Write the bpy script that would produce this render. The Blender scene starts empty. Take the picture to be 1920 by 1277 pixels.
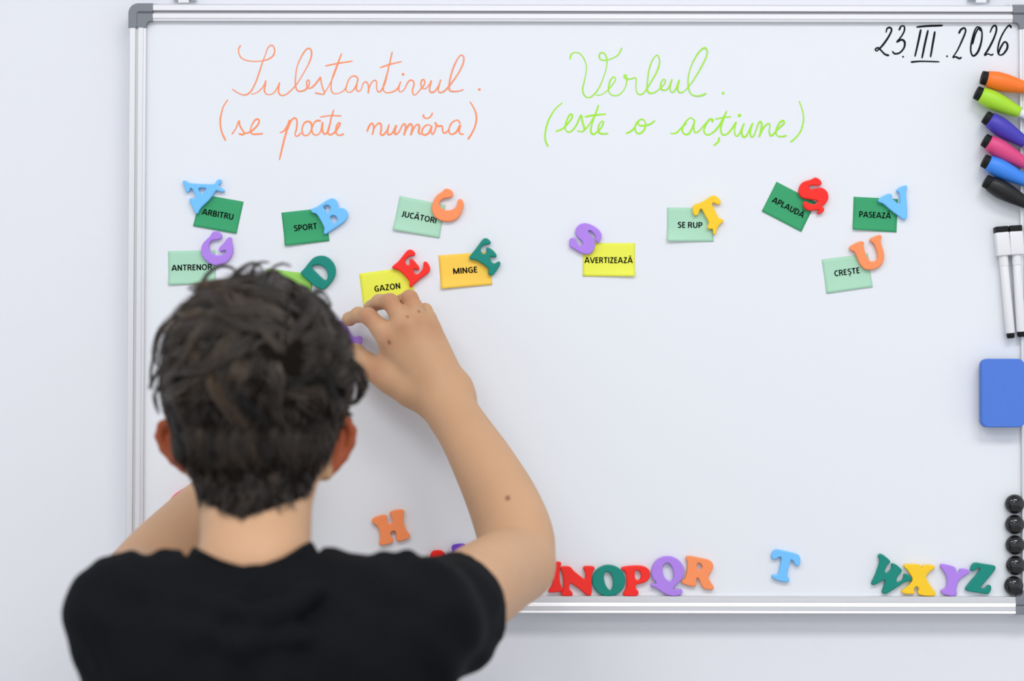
import bpy, math, random
import numpy as np
from mathutils import Vector, Matrix

random.seed(7)
rng = np.random.default_rng(11)
scene = bpy.context.scene
COL = scene.collection

# ------------------------------------------------------------------ camera
# The whiteboard's writing surface is the plane y = 0, the camera stands 2.2 m in front of it.
CAM = Vector((0.0, -2.2, 1.25))
PITCH, ROLL = math.radians(1.8), 0.0016
FPX = 4181.0                                   # focal length in pixels of the 1920 px wide frame
fwd = Vector((0, math.cos(PITCH), math.sin(PITCH)))
right0, up0 = Vector((1, 0, 0)), Vector((0, -math.sin(PITCH), math.cos(PITCH)))
right = right0 * math.cos(ROLL) + up0 * math.sin(ROLL)
up = up0 * math.cos(ROLL) - right0 * math.sin(ROLL)
cam_data = bpy.data.cameras.new('camera')
cam_data.sensor_width = 36.0
cam_data.lens = FPX / 1920 * 36.0
cam_data.clip_start = 0.05
cam_data.dof.use_dof = True
cam_data.dof.focus_distance = 2.17
cam_data.dof.aperture_fstop = 2.8
cam = bpy.data.objects.new('camera', cam_data)
COL.objects.link(cam)
cam.matrix_world = Matrix(((right.x, up.x, -fwd.x, CAM.x), (right.y, up.y, -fwd.y, CAM.y),
                           (right.z, up.z, -fwd.z, CAM.z), (0, 0, 0, 1)))
scene.camera = cam

# ------------------------------------------------------------------ light and exposure
world = bpy.data.worlds.new('daylight_room'); scene.world = world
world.use_nodes = True
bgn = world.node_tree.nodes['Background']
bgn.inputs[0].default_value = (0.875, 0.915, 1.0, 1); bgn.inputs[1].default_value = 0.90
def area(name, loc, size, size_y, power, color=(1, 1, 1), aim=None):
    l = bpy.data.lights.new(name, 'AREA'); l.shape = 'RECTANGLE'; l.size = size; l.size_y = size_y
    l.energy = power; l.color = color
    o = bpy.data.objects.new(name, l); COL.objects.link(o); o.location = loc
    if aim is not None:
        o.rotation_euler = (Vector(aim) - Vector(loc)).to_track_quat('-Z', 'Y').to_euler()
    return o
area('ceiling_panel_lamp', (0.75, -1.75, 2.78), 1.2, 0.6, 22, (1, 0.985, 0.975))
area('ceiling_panel_lamp', (-0.95, -1.75, 2.78), 1.2, 0.6, 15, (1, 0.985, 0.975))
area('ceiling_panel_lamp', (-0.1, -3.6, 2.78), 1.2, 0.6, 22, (1, 0.985, 0.975))
scene.view_settings.view_transform = 'Standard'
scene.view_settings.look = 'None'
scene.view_settings.gamma = 1.0
scene.view_settings.use_curve_mapping = False
scene.view_settings.exposure = 0.205

# ------------------------------------------------------------------ helpers
def P(u, v, d=0.0):
    """The point seen at photo position (u, v), d metres in front of the board."""
    r = fwd + right * ((u - 960) / FPX) - up * ((v - 638.5) / FPX)
    t = (-d - CAM.y) / r.y
    return CAM + r * t

def mat(name, color, rough=0.5, metal=0.0, spec=0.5, bump=None, vary=0.0, vscale=40.0, sss=0.0, coat=0.0):
    m = bpy.data.materials.new(name); m.use_nodes = True
    nt = m.node_tree; b = nt.nodes['Principled BSDF']
    b.inputs['Base Color'].default_value = (*color, 1)
    b.inputs['Roughness'].default_value = rough
    b.inputs['Metallic'].default_value = metal
    b.inputs['Specular IOR Level'].default_value = spec
    if coat: b.inputs['Coat Weight'].default_value = coat
    if sss:
        b.inputs['Subsurface Weight'].default_value = sss
        b.inputs['Subsurface Radius'].default_value = (1.0, 0.35, 0.2)
        b.inputs['Subsurface Scale'].default_value = 0.004
    tc = nt.nodes.new('ShaderNodeTexCoord')
    if vary:
        n = nt.nodes.new('ShaderNodeTexNoise'); n.inputs['Scale'].default_value = vscale
        n.inputs['Detail'].default_value = 4
        nt.links.new(tc.outputs['Object'], n.inputs['Vector'])
        mx = nt.nodes.new('ShaderNodeMix'); mx.data_type = 'RGBA'
        mx.inputs['A'].default_value = (*[c * (1 - vary) for c in color], 1)
        mx.inputs['B'].default_value = (*[min(1, c * (1 + vary)) for c in color], 1)
        nt.links.new(n.outputs['Fac'], mx.inputs['Factor'])
        nt.links.new(mx.outputs['Result'], b.inputs['Base Color'])
    if bump:
        n2 = nt.nodes.new('ShaderNodeTexNoise'); n2.inputs['Scale'].default_value = bump[0]
        n2.inputs['Detail'].default_value = 3
        nt.links.new(tc.outputs['Object'], n2.inputs['Vector'])
        bp = nt.nodes.new('ShaderNodeBump'); bp.inputs['Strength'].default_value = bump[1]
        bp.inputs['Distance'].default_value = bump[2]
        nt.links.new(n2.outputs['Fac'], bp.inputs['Height'])
        nt.links.new(bp.outputs['Normal'], b.inputs['Normal'])
    return m

def srgb(r, g, b):
    f = lambda c: (c / 255 / 12.92) if c / 255 <= 0.04045 else ((c / 255 + 0.055) / 1.055) ** 2.4
    return (f(r), f(g), f(b))

def link(name, mesh, m=None, parent=None, loc=None, smooth=True, label=None):
    o = bpy.data.objects.new(name, mesh); COL.objects.link(o)
    if m is not None:
        for mm in (m if isinstance(m, (list, tuple)) else [m]): mesh.materials.append(mm)
    if loc is not None: o.location = loc
    if parent is not None: o.parent = parent
    if smooth is True: mesh.shade_smooth()
    if label: o['label'] = label
    return o

def tag(o, label=None, cat=None, group=None, kind=None):
    for k, v in (('label', label), ('category', cat), ('group', group), ('kind', kind)):
        if v: o[k] = v
    return o

def thing(name, loc, label, cat, group=None):
    o = bpy.data.objects.new(name, None); COL.objects.link(o); o.location = loc
    o.empty_display_size = 0.02
    return tag(o, label, cat, group)

def mesh_from(verts, faces, name='mesh'):
    m = bpy.data.meshes.new(name); m.from_pydata([tuple(v) for v in verts], [], [tuple(f) for f in faces]); m.update()
    return m

def np_mesh(V, F, name='mesh'):
    """Quads or triangles from numpy arrays."""
    m = bpy.data.meshes.new(name); k = F.shape[1]
    m.vertices.add(len(V)); m.vertices.foreach_set('co', np.ascontiguousarray(V, np.float32).ravel())
    m.loops.add(F.size); m.loops.foreach_set('vertex_index', np.ascontiguousarray(F, np.int32).ravel())
    m.polygons.add(len(F)); m.polygons.foreach_set('loop_start', np.arange(0, F.size, k, dtype=np.int32))
    m.update(calc_edges=True); m.validate()
    return m

def box_mesh(x0, x1, y0, y1, z0, z1, bevel=0.0):
    v = [(x, y, z) for x in (x0, x1) for y in (y0, y1) for z in (z0, z1)]
    f = [(0, 1, 3, 2), (4, 6, 7, 5), (0, 4, 5, 1), (2, 3, 7, 6), (0, 2, 6, 4), (1, 5, 7, 3)]
    m = mesh_from(v, f)
    if bevel:
        import bmesh
        bm = bmesh.new(); bm.from_mesh(m)
        bmesh.ops.bevel(bm, geom=list(bm.edges), offset=bevel, segments=3, profile=0.5, affect='EDGES')
        bm.to_mesh(m); bm.free()
    return m

def chaikin(pts, n=2, closed=True):
    p = np.array(pts, float)
    for _ in range(n):
        q = np.roll(p, -1, 0)
        p = np.stack([p * 0.75 + q * 0.25, p * 0.25 + q * 0.75], 1).reshape(-1, 2)
    return p

def catmull(pts, n=6, closed=False):
    p = np.array(pts, float)
    if len(p) < 3 and not closed:
        return np.array([p[0] + (p[-1] - p[0]) * t for t in np.linspace(0, 1, n + 1)])
    if closed: e = np.vstack([p[-1:], p, p[:2]])
    else: e = np.vstack([2 * p[0] - p[1], p, 2 * p[-1] - p[-2]])
    out = []
    for i in range(1, len(e) - 2):
        a, b, c, d = e[i - 1], e[i], e[i + 1], e[i + 2]
        for t in np.arange(n) / n:
            out.append(0.5 * (2 * b + (c - a) * t + (2 * a - 5 * b + 4 * c - d) * t * t + (3 * b - a - 3 * c + d) * t ** 3))
    if not closed: out.append(e[-2])
    return np.array(out)

def outline_mesh(loops, thick, bevel, res=3):
    """Filled, extruded and bevelled outline: loops in local X/Y; the result stands in X/Z with its back on y = 0 facing -Y."""
    cu = bpy.data.curves.new('outline', 'CURVE'); cu.dimensions = '2D'; cu.fill_mode = 'BOTH'
    cu.extrude = max(thick / 2 - bevel, 1e-6); cu.bevel_depth = bevel; cu.bevel_resolution = res; cu.offset = -bevel
    for lp in loops:
        sp = cu.splines.new('POLY'); sp.points.add(len(lp) - 1)
        for q, pt in zip(lp, sp.points): pt.co = (q[0], q[1], 0, 1)
        sp.use_cyclic_u = True
    return curve_to_mesh(cu, lambda c: (c.x, -(c.z + thick / 2), c.y))

def curve_to_mesh(cu, fn=None):
    o = bpy.data.objects.new('tmp', cu); COL.objects.link(o)
    bpy.context.view_layer.update()
    dg = bpy.context.evaluated_depsgraph_get()
    m = bpy.data.meshes.new_from_object(o.evaluated_get(dg))
    bpy.data.objects.remove(o); bpy.data.curves.remove(cu)
    m.materials.clear()
    if fn:
        for v in m.vertices: v.co = fn(v.co)
    m.update()
    return m

def lathe_mesh(profile, seg=32, squash=None):
    """profile: (x along axis, radius); axis = +X."""
    V, F = [], []
    for x, r in profile:
        for k in range(seg):
            a = 2 * math.pi * k / seg
            V.append((x, r * math.cos(a), r * math.sin(a)))
    n = len(profile)
    for i in range(n - 1):
        for k in range(seg):
            k2 = (k + 1) % seg
            F.append((i * seg + k, i * seg + k2, (i + 1) * seg + k2, (i + 1) * seg + k))
    F.append(tuple(range(seg))[::-1]); F.append(tuple((n - 1) * seg + k for k in range(seg)))
    m = mesh_from(V, F)
    return m

def sharp(o, angle=35):
    o.data.set_sharp_from_angle(angle=math.radians(angle))

# ------------------------------------------------------------------ materials
M = {}
M['wall'] = mat('white_wall_paint', (0.79, 0.803, 0.842), 0.75, spec=0.3, bump=(220, 0.06, 0.002), vary=0.012, vscale=3)
M['floor'] = mat('grey_vinyl', (0.42, 0.41, 0.40), 0.5, vary=0.08, vscale=6)
M['ceiling'] = mat('ceiling_paint', (0.85, 0.85, 0.85), 0.9)
M['board'] = mat('enamel_whiteboard', (0.80, 0.828, 0.86), 0.32, spec=0.35)
M['alu'] = mat('brushed_aluminium', (0.71, 0.71, 0.725), 0.46, metal=0.7)
M['groove'] = mat('shaded_aluminium_groove', (0.30, 0.30, 0.31), 0.5, metal=0.3)  # recess shade of the top rail's groove put into the metal colour
M['groove_half_shade'] = mat('half_shaded_aluminium_groove', (0.60, 0.60, 0.60), 0.5, metal=0.4)  # paler copy for the side rails, weaker groove shade in the colour
M['grey'] = mat('grey_plastic', srgb(122, 126, 133), 0.45)
M['dgrey'] = mat('dark_grey_groove_shade', srgb(78, 80, 88), 0.5)
M['steel'] = mat('zinc_steel', (0.62, 0.67, 0.72), 0.25, metal=1.0)
M['black'] = mat('black_gloss', (0.008, 0.008, 0.009), 0.08, spec=0.6)
M['blackm'] = mat('black_matte', (0.006, 0.006, 0.0065), 0.65, spec=0.3)
M['whitep'] = mat('white_plastic', (0.80, 0.80, 0.81), 0.35)
# ------------------------------------------------------------------ room shell
WALL_Y = 0.0175
tag(link('wall_back', box_mesh(-3.2, 3.2, WALL_Y, WALL_Y + 0.12, 0, 2.82), M['wall'], smooth=False), kind='structure')
tag(link('floor', box_mesh(-3.2, 3.2, -4.6, WALL_Y + 0.12, -0.1, 0), M['floor'], smooth=False), kind='structure')
tag(link('ceiling', box_mesh(-3.2, 3.2, -4.6, WALL_Y + 0.12, 2.82, 2.92), M['ceiling'], smooth=False), kind='structure')

# ------------------------------------------------------------------ whiteboard
HR = 0.006                                             # rail height in front of the writing surface
XL0, XL1 = P(238.0, 560, HR).x, P(270.5, 560, HR).x
XR1 = P(1914.5, 560, HR).x; XR0 = XR1 + (XL1 - XL0)
ZT0, ZT1 = P(1000, 8.3, HR).z, P(1000, 40.5, HR).z
ZB0, ZB1 = P(1300, 1150.5, HR).z, P(1300, 1119.5, HR).z
board = thing('whiteboard', (0.5 * (XL0 + XR0), 0, ZB0), 'large aluminium framed whiteboard on the white wall with handwritten headings', 'whiteboard')
def bpart(name, mesh, m, smooth=True, label=None, parent=None):
    """a part given in world coordinates, parented to the board"""
    o = link(name, mesh, m, smooth=smooth, label=label)
    o.parent = parent or board
    pl = board.location if parent is None else board.location
    for v in mesh.vertices: v.co -= pl
    if parent is not None: pass
    return o
bpart('writing_surface', box_mesh(XL0 + 0.003, XR0 - 0.003, 0, 0.012, ZB0 + 0.003, ZT0 - 0.003), M['board'], smooth=False)
W_R = XL1 - XL0
PROF = [(0, -0.0165), (0, 0.0046), (0.0012, 0.0060), (0.0064, 0.0060), (0.0066, 0.0040), (0.0092, 0.0040), (0.0094, 0.0056),
        (0.0140, 0.0056), (0.0144, 0.0049), (W_R - 0.0005, 0.0047), (W_R, 0.0042), (W_R, -0.002)]
PROF_B = [(0, -0.0165), (0, 0.0046), (0.0006, 0.0062), (0.0028, 0.0051), (0.0030, 0.0056), (0.0066, 0.0056), (0.0070, 0.0060), (0.0106, 0.0045), (0.0110, 0.0050),
          (0.0132, 0.0050), (0.0135, 0.0045), (W_R - 0.0005, 0.0045), (W_R, 0.0040), (W_R, -0.002)]
def rail(p0, p1, inward, PROF=PROF):
    """prism of PROF from p0 to p1 (points on the outer edge, y = 0), inward = unit vector towards the board's middle"""
    V, F = [], []
    for p in (p0, p1):
        for s, h in PROF:
            q = p + inward * s; V.append((q.x, -h, q.z))
    n = len(PROF)
    for i in range(n):
        j = (i + 1) % n
        F.append((i, j, n + j, n + i))
    F.append(tuple(range(n))[::-1]); F.append(tuple(range(n, 2 * n)))
    m = mesh_from(V, F)
    if len(PROF) == 12: m.polygons[4].material_index = 1  # groove floor gets the metal with shade in its colour
    import bmesh
    bm = bmesh.new(); bm.from_mesh(m); bmesh.ops.recalc_face_normals(bm, faces=bm.faces); bm.to_mesh(m); bm.free()
    return m
CL = 0.0235
VX, VZ = Vector((1, 0, 0)), Vector((0, 0, 1))
bpart('frame_rail', rail(Vector((XL0, 0, ZB0 + CL)), Vector((XL0, 0, ZT0 - CL)), VX), [M['alu'], M['groove_half_shade']], smooth=False)
bpart('frame_rail', rail(Vector((XR0, 0, ZB0 + CL)), Vector((XR0, 0, ZT0 - CL)), -VX), [M['alu'], M['groove_half_shade']], smooth=False)
bpart('frame_rail', rail(Vector((XL0 + CL, 0, ZT0)), Vector((XR0 - CL, 0, ZT0)), -VZ), [M['alu'], M['groove']], smooth=False)
bpart('frame_rail', rail(Vector((XL0 + CL, 0, ZB0)), Vector((XR0 - CL, 0, ZB0)), VZ, PROF_B), [M['alu'], M['groove']], smooth=False)
def arc(cx, cy, r, a0, a1, n=8):
    return [(cx + r * math.cos(math.radians(a0 + (a1 - a0) * i / n)), cy + r * math.sin(math.radians(a0 + (a1 - a0) * i / n))) for i in range(n + 1)]
def corner(cx, cz, sx, sz):
    """grey plastic corner cap; local frame grows from the outer corner towards the board's middle"""
    w, L, ro = W_R, CL, 0.0095
    def build(w0, w1, L, h, back, ri):
        lp = [(w0, L)] + arc(w0 + ro - w0 * 0.5, w0 + ro - w0 * 0.5, ro - w0 * 0.5, 180, 270) + [(L, w0), (L, w1)] + arc(w1 + ri, w1 + ri, ri, 270, 180) + [(w1, L)]
        m = outline_mesh([lp], h + back, 0.0006, 2)
        for v in m.vertices: v.co = (cx + sx * v.co.x, v.co.y + back, cz + sz * v.co.z)
        if sx * sz < 0: m.flip_normals()
        return m
    cap = bpart('corner_cap', build(-0.0004, w + 0.0002, L, 0.0062, 0.0165, 0.004), M['grey'])
    sharp(cap)
    o = bpart('raised_edge', build(-0.0005, w * 0.46, L + 0.0002, 0.0070, 0.001, 0.002), M['grey'], parent=cap); sharp(o)
    m = box_mesh(0.0088, L + 0.0003, -0.0066, -0.004, 0.0072, 0.0092)
    for v in m.vertices: v.co = (cx + sx * v.co.x, v.co.y, cz + sz * v.co.z)
    bpart('groove', m, M['dgrey'], smooth=False, parent=cap)  # raised strip standing for a slot, the slot's shade put into its colour
for cx, cz, sx, sz in ((XL0, ZT0, 1, -1), (XR0, ZT0, -1, -1), (XL0, ZB0, 1, 1), (XR0, ZB0, -1, 1)):
    corner(cx, cz, sx, sz)
def screw(p, axis):
    """small domed screw head on an outer side of the frame"""
    m = lathe_mesh([(0, 0.0042), (0.0012, 0.0042), (0.0024, 0.003), (0.003, 0.0010)], 20)
    R = Vector((1, 0, 0)).rotation_difference(axis).to_matrix()
    for v in m.vertices: v.co = R @ v.co + p
    bpart('screw', m, M['steel'])
YS = 0.006
for u, v, ax in ((292, 6, VZ), (1888, 8, VZ), (237.5, 61, -VX), (1893, 1151, -VZ)):
    q = P(u, v, -YS)
    if ax.z: q.z = (ZT0 - 0.0006) if ax.z > 0 else (ZB0 + 0.0006)
    else: q.x = XL0 + 0.0006
    screw(Vector((q.x, YS, q.z)), ax)
for u in (343, 1841):                                   # the steel hooks that the board hangs from, on the wall above it
    x = P(u, 2, 0).x; z = P(u, 5.5, -0.004).z
    import bmesh
    me = box_mesh(x - 0.0053, x + 0.0053, 0.003, 0.0045, z, z + 0.03, 0.0006)
    hk = bpart('hanging_hook', me, M['whitep'], smooth=False)
    me = box_mesh(x - 0.0115, x + 0.0115, 0.0125, WALL_Y, z + 0.004, z + 0.036, 0.0008)
    bpart('wall_plate', me, M['steel'], smooth=False, parent=hk)
    me = box_mesh(x - 0.004, x + 0.004, 0.0045, 0.0125, z + 0.012, z + 0.02)
    bpart('bracket_arm', me, M['steel'], smooth=False, parent=hk)

# ------------------------------------------------------------------ handwriting on the board
def ribbon(strokes, width, scale, ox, oy, name, m, label, vary=0.25):
    V, F = [], []
    for st in strokes:
        dot = len(st) == 1
        pts = catmull(st, 7) if not dot else None
        if dot:
            u, v = ox + st[0][0] / scale, oy + st[0][1] / scale
            c = P(u, v, 0); b = len(V); k = 12; r = width * (0.55 if width > 0.0017 else 1.15)
            V.append((c.x, -0.00012, c.z))
            for i in range(k): V.append((c.x + r * math.cos(2 * math.pi * i / k), -0.0001, c.z + r * math.sin(2 * math.pi * i / k)))
            for i in range(k): F.append((b, b + 1 + i, b + 1 + (i + 1) % k))
            continue
        w = np.array([list(P(ox + a / scale, oy + c / scale, 0)) for a, c in pts])[:, [0, 2]]
        d = np.gradient(w, axis=0); d /= np.linalg.norm(d, axis=1, keepdims=True) + 1e-9
        nrm = np.stack([-d[:, 1], d[:, 0]], 1)
        ph = random.random() * 6; n = len(w)
        s = np.arange(n) / 9.0
        hw = width / 2 * (1 + vary * np.sin(s + ph) * 0.6 + vary * 0.4 * np.sin(2.3 * s + ph))
        hw[0] *= 0.75; hw[-1] *= 0.75
        b = len(V)
        z0 = -0.0001 - 0.00003 * random.random()
        for i in range(n):
            z = z0 - 1.2e-6 * i
            V.append((w[i, 0] + nrm[i, 0] * hw[i], z, w[i, 1] + nrm[i, 1] * hw[i]))
            V.append((w[i, 0] - nrm[i, 0] * hw[i], z, w[i, 1] - nrm[i, 1] * hw[i]))
        for i in range(n - 1): F.append((b + 2 * i, b + 2 * i + 2, b + 2 * i + 3, b + 2 * i + 1))
        for i, sg in ((0, -1), (n - 1, 1)):
            c = len(V)
            e = w[i] + d[i] * sg * hw[i] * 0.9
            V.append((e[0], z, e[1]))
            F.append((b + 2 * i, c, b + 2 * i + 1))
    me = mesh_from(V, F)
    import bmesh
    bm = bmesh.new(); bm.from_mesh(me)
    for f in bm.faces:
        f.normal_update()
        if f.normal.y > 0: f.normal_flip()
    bm.to_mesh(me); bm.free()
    return bpart(name, me, m, smooth=False, label=label)
INK_O = mat('orange_ink', srgb(255, 145, 92), 0.5)
INK_G = mat('lime_ink', srgb(160, 232, 28), 0.5)
INK_K = mat('black_ink', srgb(8, 9, 18), 0.6, spec=0.15)
T1 = [
 [(175,87),(163,110),(165,140),(185,170),(230,186),(290,188),(345,178),(382,155),(394,125),(388,95),(372,86),(352,100),(335,145),(315,200),(295,260),(278,310),(260,350),(238,385),(205,405),(165,395),(122,367)],
 [(245,400),(275,392),(310,365),(330,335),(337,312),(334,345),(328,375),(340,398),(368,402),(395,385),(415,350),(426,325),(420,360),(420,390),(440,408),(470,400),(500,375),(540,330),(580,265),(615,200),(631,150),(628,115),(612,105),(590,120),(560,170),(538,225),(530,280),(527,330),(535,368),(555,381),(590,372),(612,345),(618,318),(608,308),(600,325),(603,352),(620,362),(650,342),(680,303),(689,290),(693,320),(705,365),(714,388),(705,400),(655,391)],
 [(710,398),(735,360),(770,290),(800,210),(825,138)], [(825,138),(795,215),(765,295),(757,345),(760,380),(780,397),(810,392),(840,375),(858,350)], [(720,218),(800,202),(895,187)],
 [(932,302),(918,287),(898,283),(875,300),(858,340),(852,370),(868,388),(895,378),(920,340),(930,300),(922,340),(920,370),(935,381),(950,370),(962,335),(978,320),(992,330),(998,360),(996,393),(1001,360),(1020,322),(1040,310),(1050,325),(1050,360),(1060,384),(1080,375),(1105,320),(1130,215),(1150,128)],
 [(1150,128),(1132,210),(1107,300),(1093,345),(1097,380),(1120,391),(1160,382),(1188,358),(1205,318),(1195,350),(1192,375),(1205,385),(1228,368),(1247,330),(1265,310),(1285,315),(1290,340),(1280,375),(1287,402),(1302,402),(1328,373),(1352,345),(1360,318),(1347,305),(1335,325),(1340,355),(1360,365),(1385,345),(1402,312),(1395,345),(1390,375),(1402,388),(1425,380),(1448,345),(1462,306),(1450,350),(1447,380),(1462,390),(1490,375),(1530,330),(1575,265),(1605,205),(1610,165),(1597,148),(1575,165),(1545,225),(1525,290),(1515,345),(1520,374),(1540,382),(1580,379),(1608,370)],
 [(1072,230),(1130,210),(1210,190)], [(1220,272)], [(1710,370)]]
T2 = [
 [(93,435),(65,480),(48,540),(45,590),(55,645),(78,697)],
 [(120,657),(145,620),(165,572),(170,600),(190,635),(200,650),(185,660),(165,653)],
 [(200,655),(240,640),(275,610),(295,578),(285,560),(265,570),(245,605),(238,640),(255,656),(290,656),(317,653)],
 [(428,648),(455,635),(478,600),(490,565),(470,640),(450,715),(425,822)], [(470,640),(495,580),(520,553),(538,570),(535,620),(526,660),(540,670),(563,650)],
 [(600,575),(582,590),(570,625),(577,658),(597,666),(620,650),(633,615),(625,582),(600,573)],
 [(690,572),(668,570),(648,585),(633,625),(642,655),(665,662),(690,640),(702,580),(700,620),(708,650),(722,655),(740,630),(760,545),(775,500)],
 [(775,500),(757,560),(742,615),(736,645),(750,661),(780,645),(808,605),(815,585),(800,588),(788,620),(790,650),(810,665),(838,655)], [(688,547),(750,538),(822,540)],
 [(988,640),(1000,610),(1015,588),(1028,595),(1030,625),(1022,662),(1034,620),(1057,590),(1075,590),(1080,620),(1075,655),(1090,662),(1112,640),(1131,595),(1120,640),(1127,660),(1150,650),(1176,600),(1166,640),(1173,658),(1195,640),(1215,600),(1232,592),(1235,620),(1225,662),(1242,620),(1265,592),(1280,605),(1275,640),(1270,662),(1290,617),(1310,595),(1325,605),(1320,643),(1332,658)],
 [(1402,607),(1385,597),(1365,602),(1345,625),(1342,652),(1360,662),(1385,648),(1405,605),(1400,640),(1411,657),(1428,625),(1433,595),(1425,582),(1442,605),(1470,605),(1475,640),(1490,650),(1512,630),(1525,590)],
 [(1350,532),(1355,550),(1378,555),(1400,540),(1408,520)],
 [(1588,590),(1575,570),(1560,568),(1530,588),(1514,630),(1527,657),(1560,645),(1587,600),(1580,640),(1590,655),(1608,657)],
 [(1650,448),(1680,500),(1692,550),(1683,605),(1660,655),(1637,690)]]
T3 = [
 [(305,175),(312,145),(340,131),(375,145),(402,190),(410,240),(398,310),(386,365),(395,405),(422,422),(455,405),(490,360),(520,290),(540,220),(540,170),(525,138),(505,133),(492,150),(500,175),(530,182),(575,170),(615,145),(638,102)],
 [(472,405),(500,405),(540,380),(580,335),(597,302),(582,290),(562,315),(552,360),(560,395),(590,410),(625,400),(655,365),(669,320),(665,282),(655,278),(655,295),(690,303),(727,296),(728,340),(733,385),(755,403),(785,385),(820,330),(860,260),(880,200),(875,160),(860,150),(832,185),(812,245),(803,310),(800,365),(813,391),(845,390),(885,362),(910,335),(917,312),(903,305),(888,332),(890,365),(915,375),(940,355),(960,303),(950,345),(949,375),(963,388),(985,365),(1007,308),(998,350),(999,380),(1018,390),(1045,375),(1090,320),(1140,240),(1180,160),(1185,118),(1165,102),(1125,140),(1085,215),(1065,290),(1065,350),(1080,395),(1112,411),(1150,408),(1178,395)],
 [(1288,394)]]
T4 = [
 [(255,455),(210,495),(170,560),(148,630),(145,690),(162,735)],
 [(212,640),(260,620),(305,570),(320,542),(308,528),(287,560),(273,610),(285,640),(312,638),(345,600),(375,535),(382,570),(395,615),(388,640),(350,635)],
 [(388,640),(430,592),(465,530),(488,470),(470,525),(446,590),(438,638),(455,658),(482,640),(505,615),(519,585),(512,573),(495,590),(485,625),(495,650),(520,655),(548,653)], [(400,545),(460,535),(533,528)],
 [(665,653),(700,635),(728,605)], [(770,562),(748,568),(730,590),(722,620),(735,650),(760,650),(785,622),(790,588),(775,563),(752,566),(740,588),(758,602),(785,602),(820,592),(850,570)],
 [(948,652),(985,650),(1025,612),(1053,588)], [(1105,567),(1080,552),(1048,578),(1026,625),(1038,655),(1065,656),(1092,615),(1106,568),(1100,620),(1112,648),(1140,630),(1175,590),(1205,560),(1222,567),(1220,580)],
 [(1220,578),(1205,562),(1180,595),(1165,635),(1185,662),(1225,645),(1265,600),(1290,550),(1312,508)],
 [(1312,508),(1292,560),(1273,620),(1285,660),(1315,655),(1345,622),(1372,580),(1362,625),(1368,665),(1390,660),(1424,587),(1408,635),(1416,672),(1440,665),(1479,585),(1464,635),(1467,672),(1487,665),(1520,580),(1537,592),(1530,640),(1520,675),(1545,622),(1575,590),(1590,600),(1585,640),(1600,667),(1645,620),(1680,587),(1672,570),(1647,590),(1627,640),(1640,668),(1670,672),(1695,665)],
 [(1240,560),(1290,550),(1340,545)], [(1262,678),(1258,705),(1228,730)], [(1393,537)],
 [(1778,445),(1800,510),(1805,570),(1788,635),(1755,680),(1722,708)]]
T5 = [
 [(132,195),(138,172),(155,165),(165,180),(150,215),(120,260),(92,292),(74,305),(68,295),(85,286),(105,305),(125,325),(148,332)],
 [(210,180),(222,158),(240,158),(241,185),(222,220),(196,252),(225,238),(243,252),(240,285),(215,315),(185,322),(170,308)], [(234,340)],
 [(315,162),(380,156),(470,153)], [(340,178),(325,250),(305,338)], [(383,182),(365,260),(347,348)], [(424,190),(412,260),(398,342)], [(282,372),(340,367),(450,370)], [(497,337)],
 [(568,200),(580,178),(600,168),(608,188),(590,235),(560,300),(532,343),(548,340),(570,350),(583,344)],
 [(697,185),(682,160),(662,185),(642,260),(640,310),(655,335),(682,310),(702,250),(706,195),(692,165),(668,200),(650,265)],
 [(755,195),(767,165),(785,153),(793,178),(777,230),(747,290),(722,330),(742,323),(762,330),(772,324)],
 [(881,166),(870,152),(847,175),(817,230),(801,290),(806,325),(830,326),(856,292),(857,262),(840,252),(818,285),(808,310),(806,328)]]
ribbon(T1, 0.00125, 3.4286, 400, 60, 'handwritten_heading', INK_O, 'orange handwritten heading Substantivul')
ribbon(T2, 0.0016, 3.4286, 400, 60, 'handwritten_note', INK_O, 'orange handwritten note se poate numara in brackets')
ribbon(T3, 0.0013, 3.4286, 980, 60, 'handwritten_heading', INK_G, 'lime green handwritten heading Verbul')
ribbon(T4, 0.0016, 3.4286, 980, 60, 'handwritten_note', INK_G, 'lime green handwritten note este o actiune in brackets')
ribbon(T5, 0.0018, 3.193, 1620, 0, 'handwritten_date', INK_K, 'black handwritten date 23 III 2026')
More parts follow.
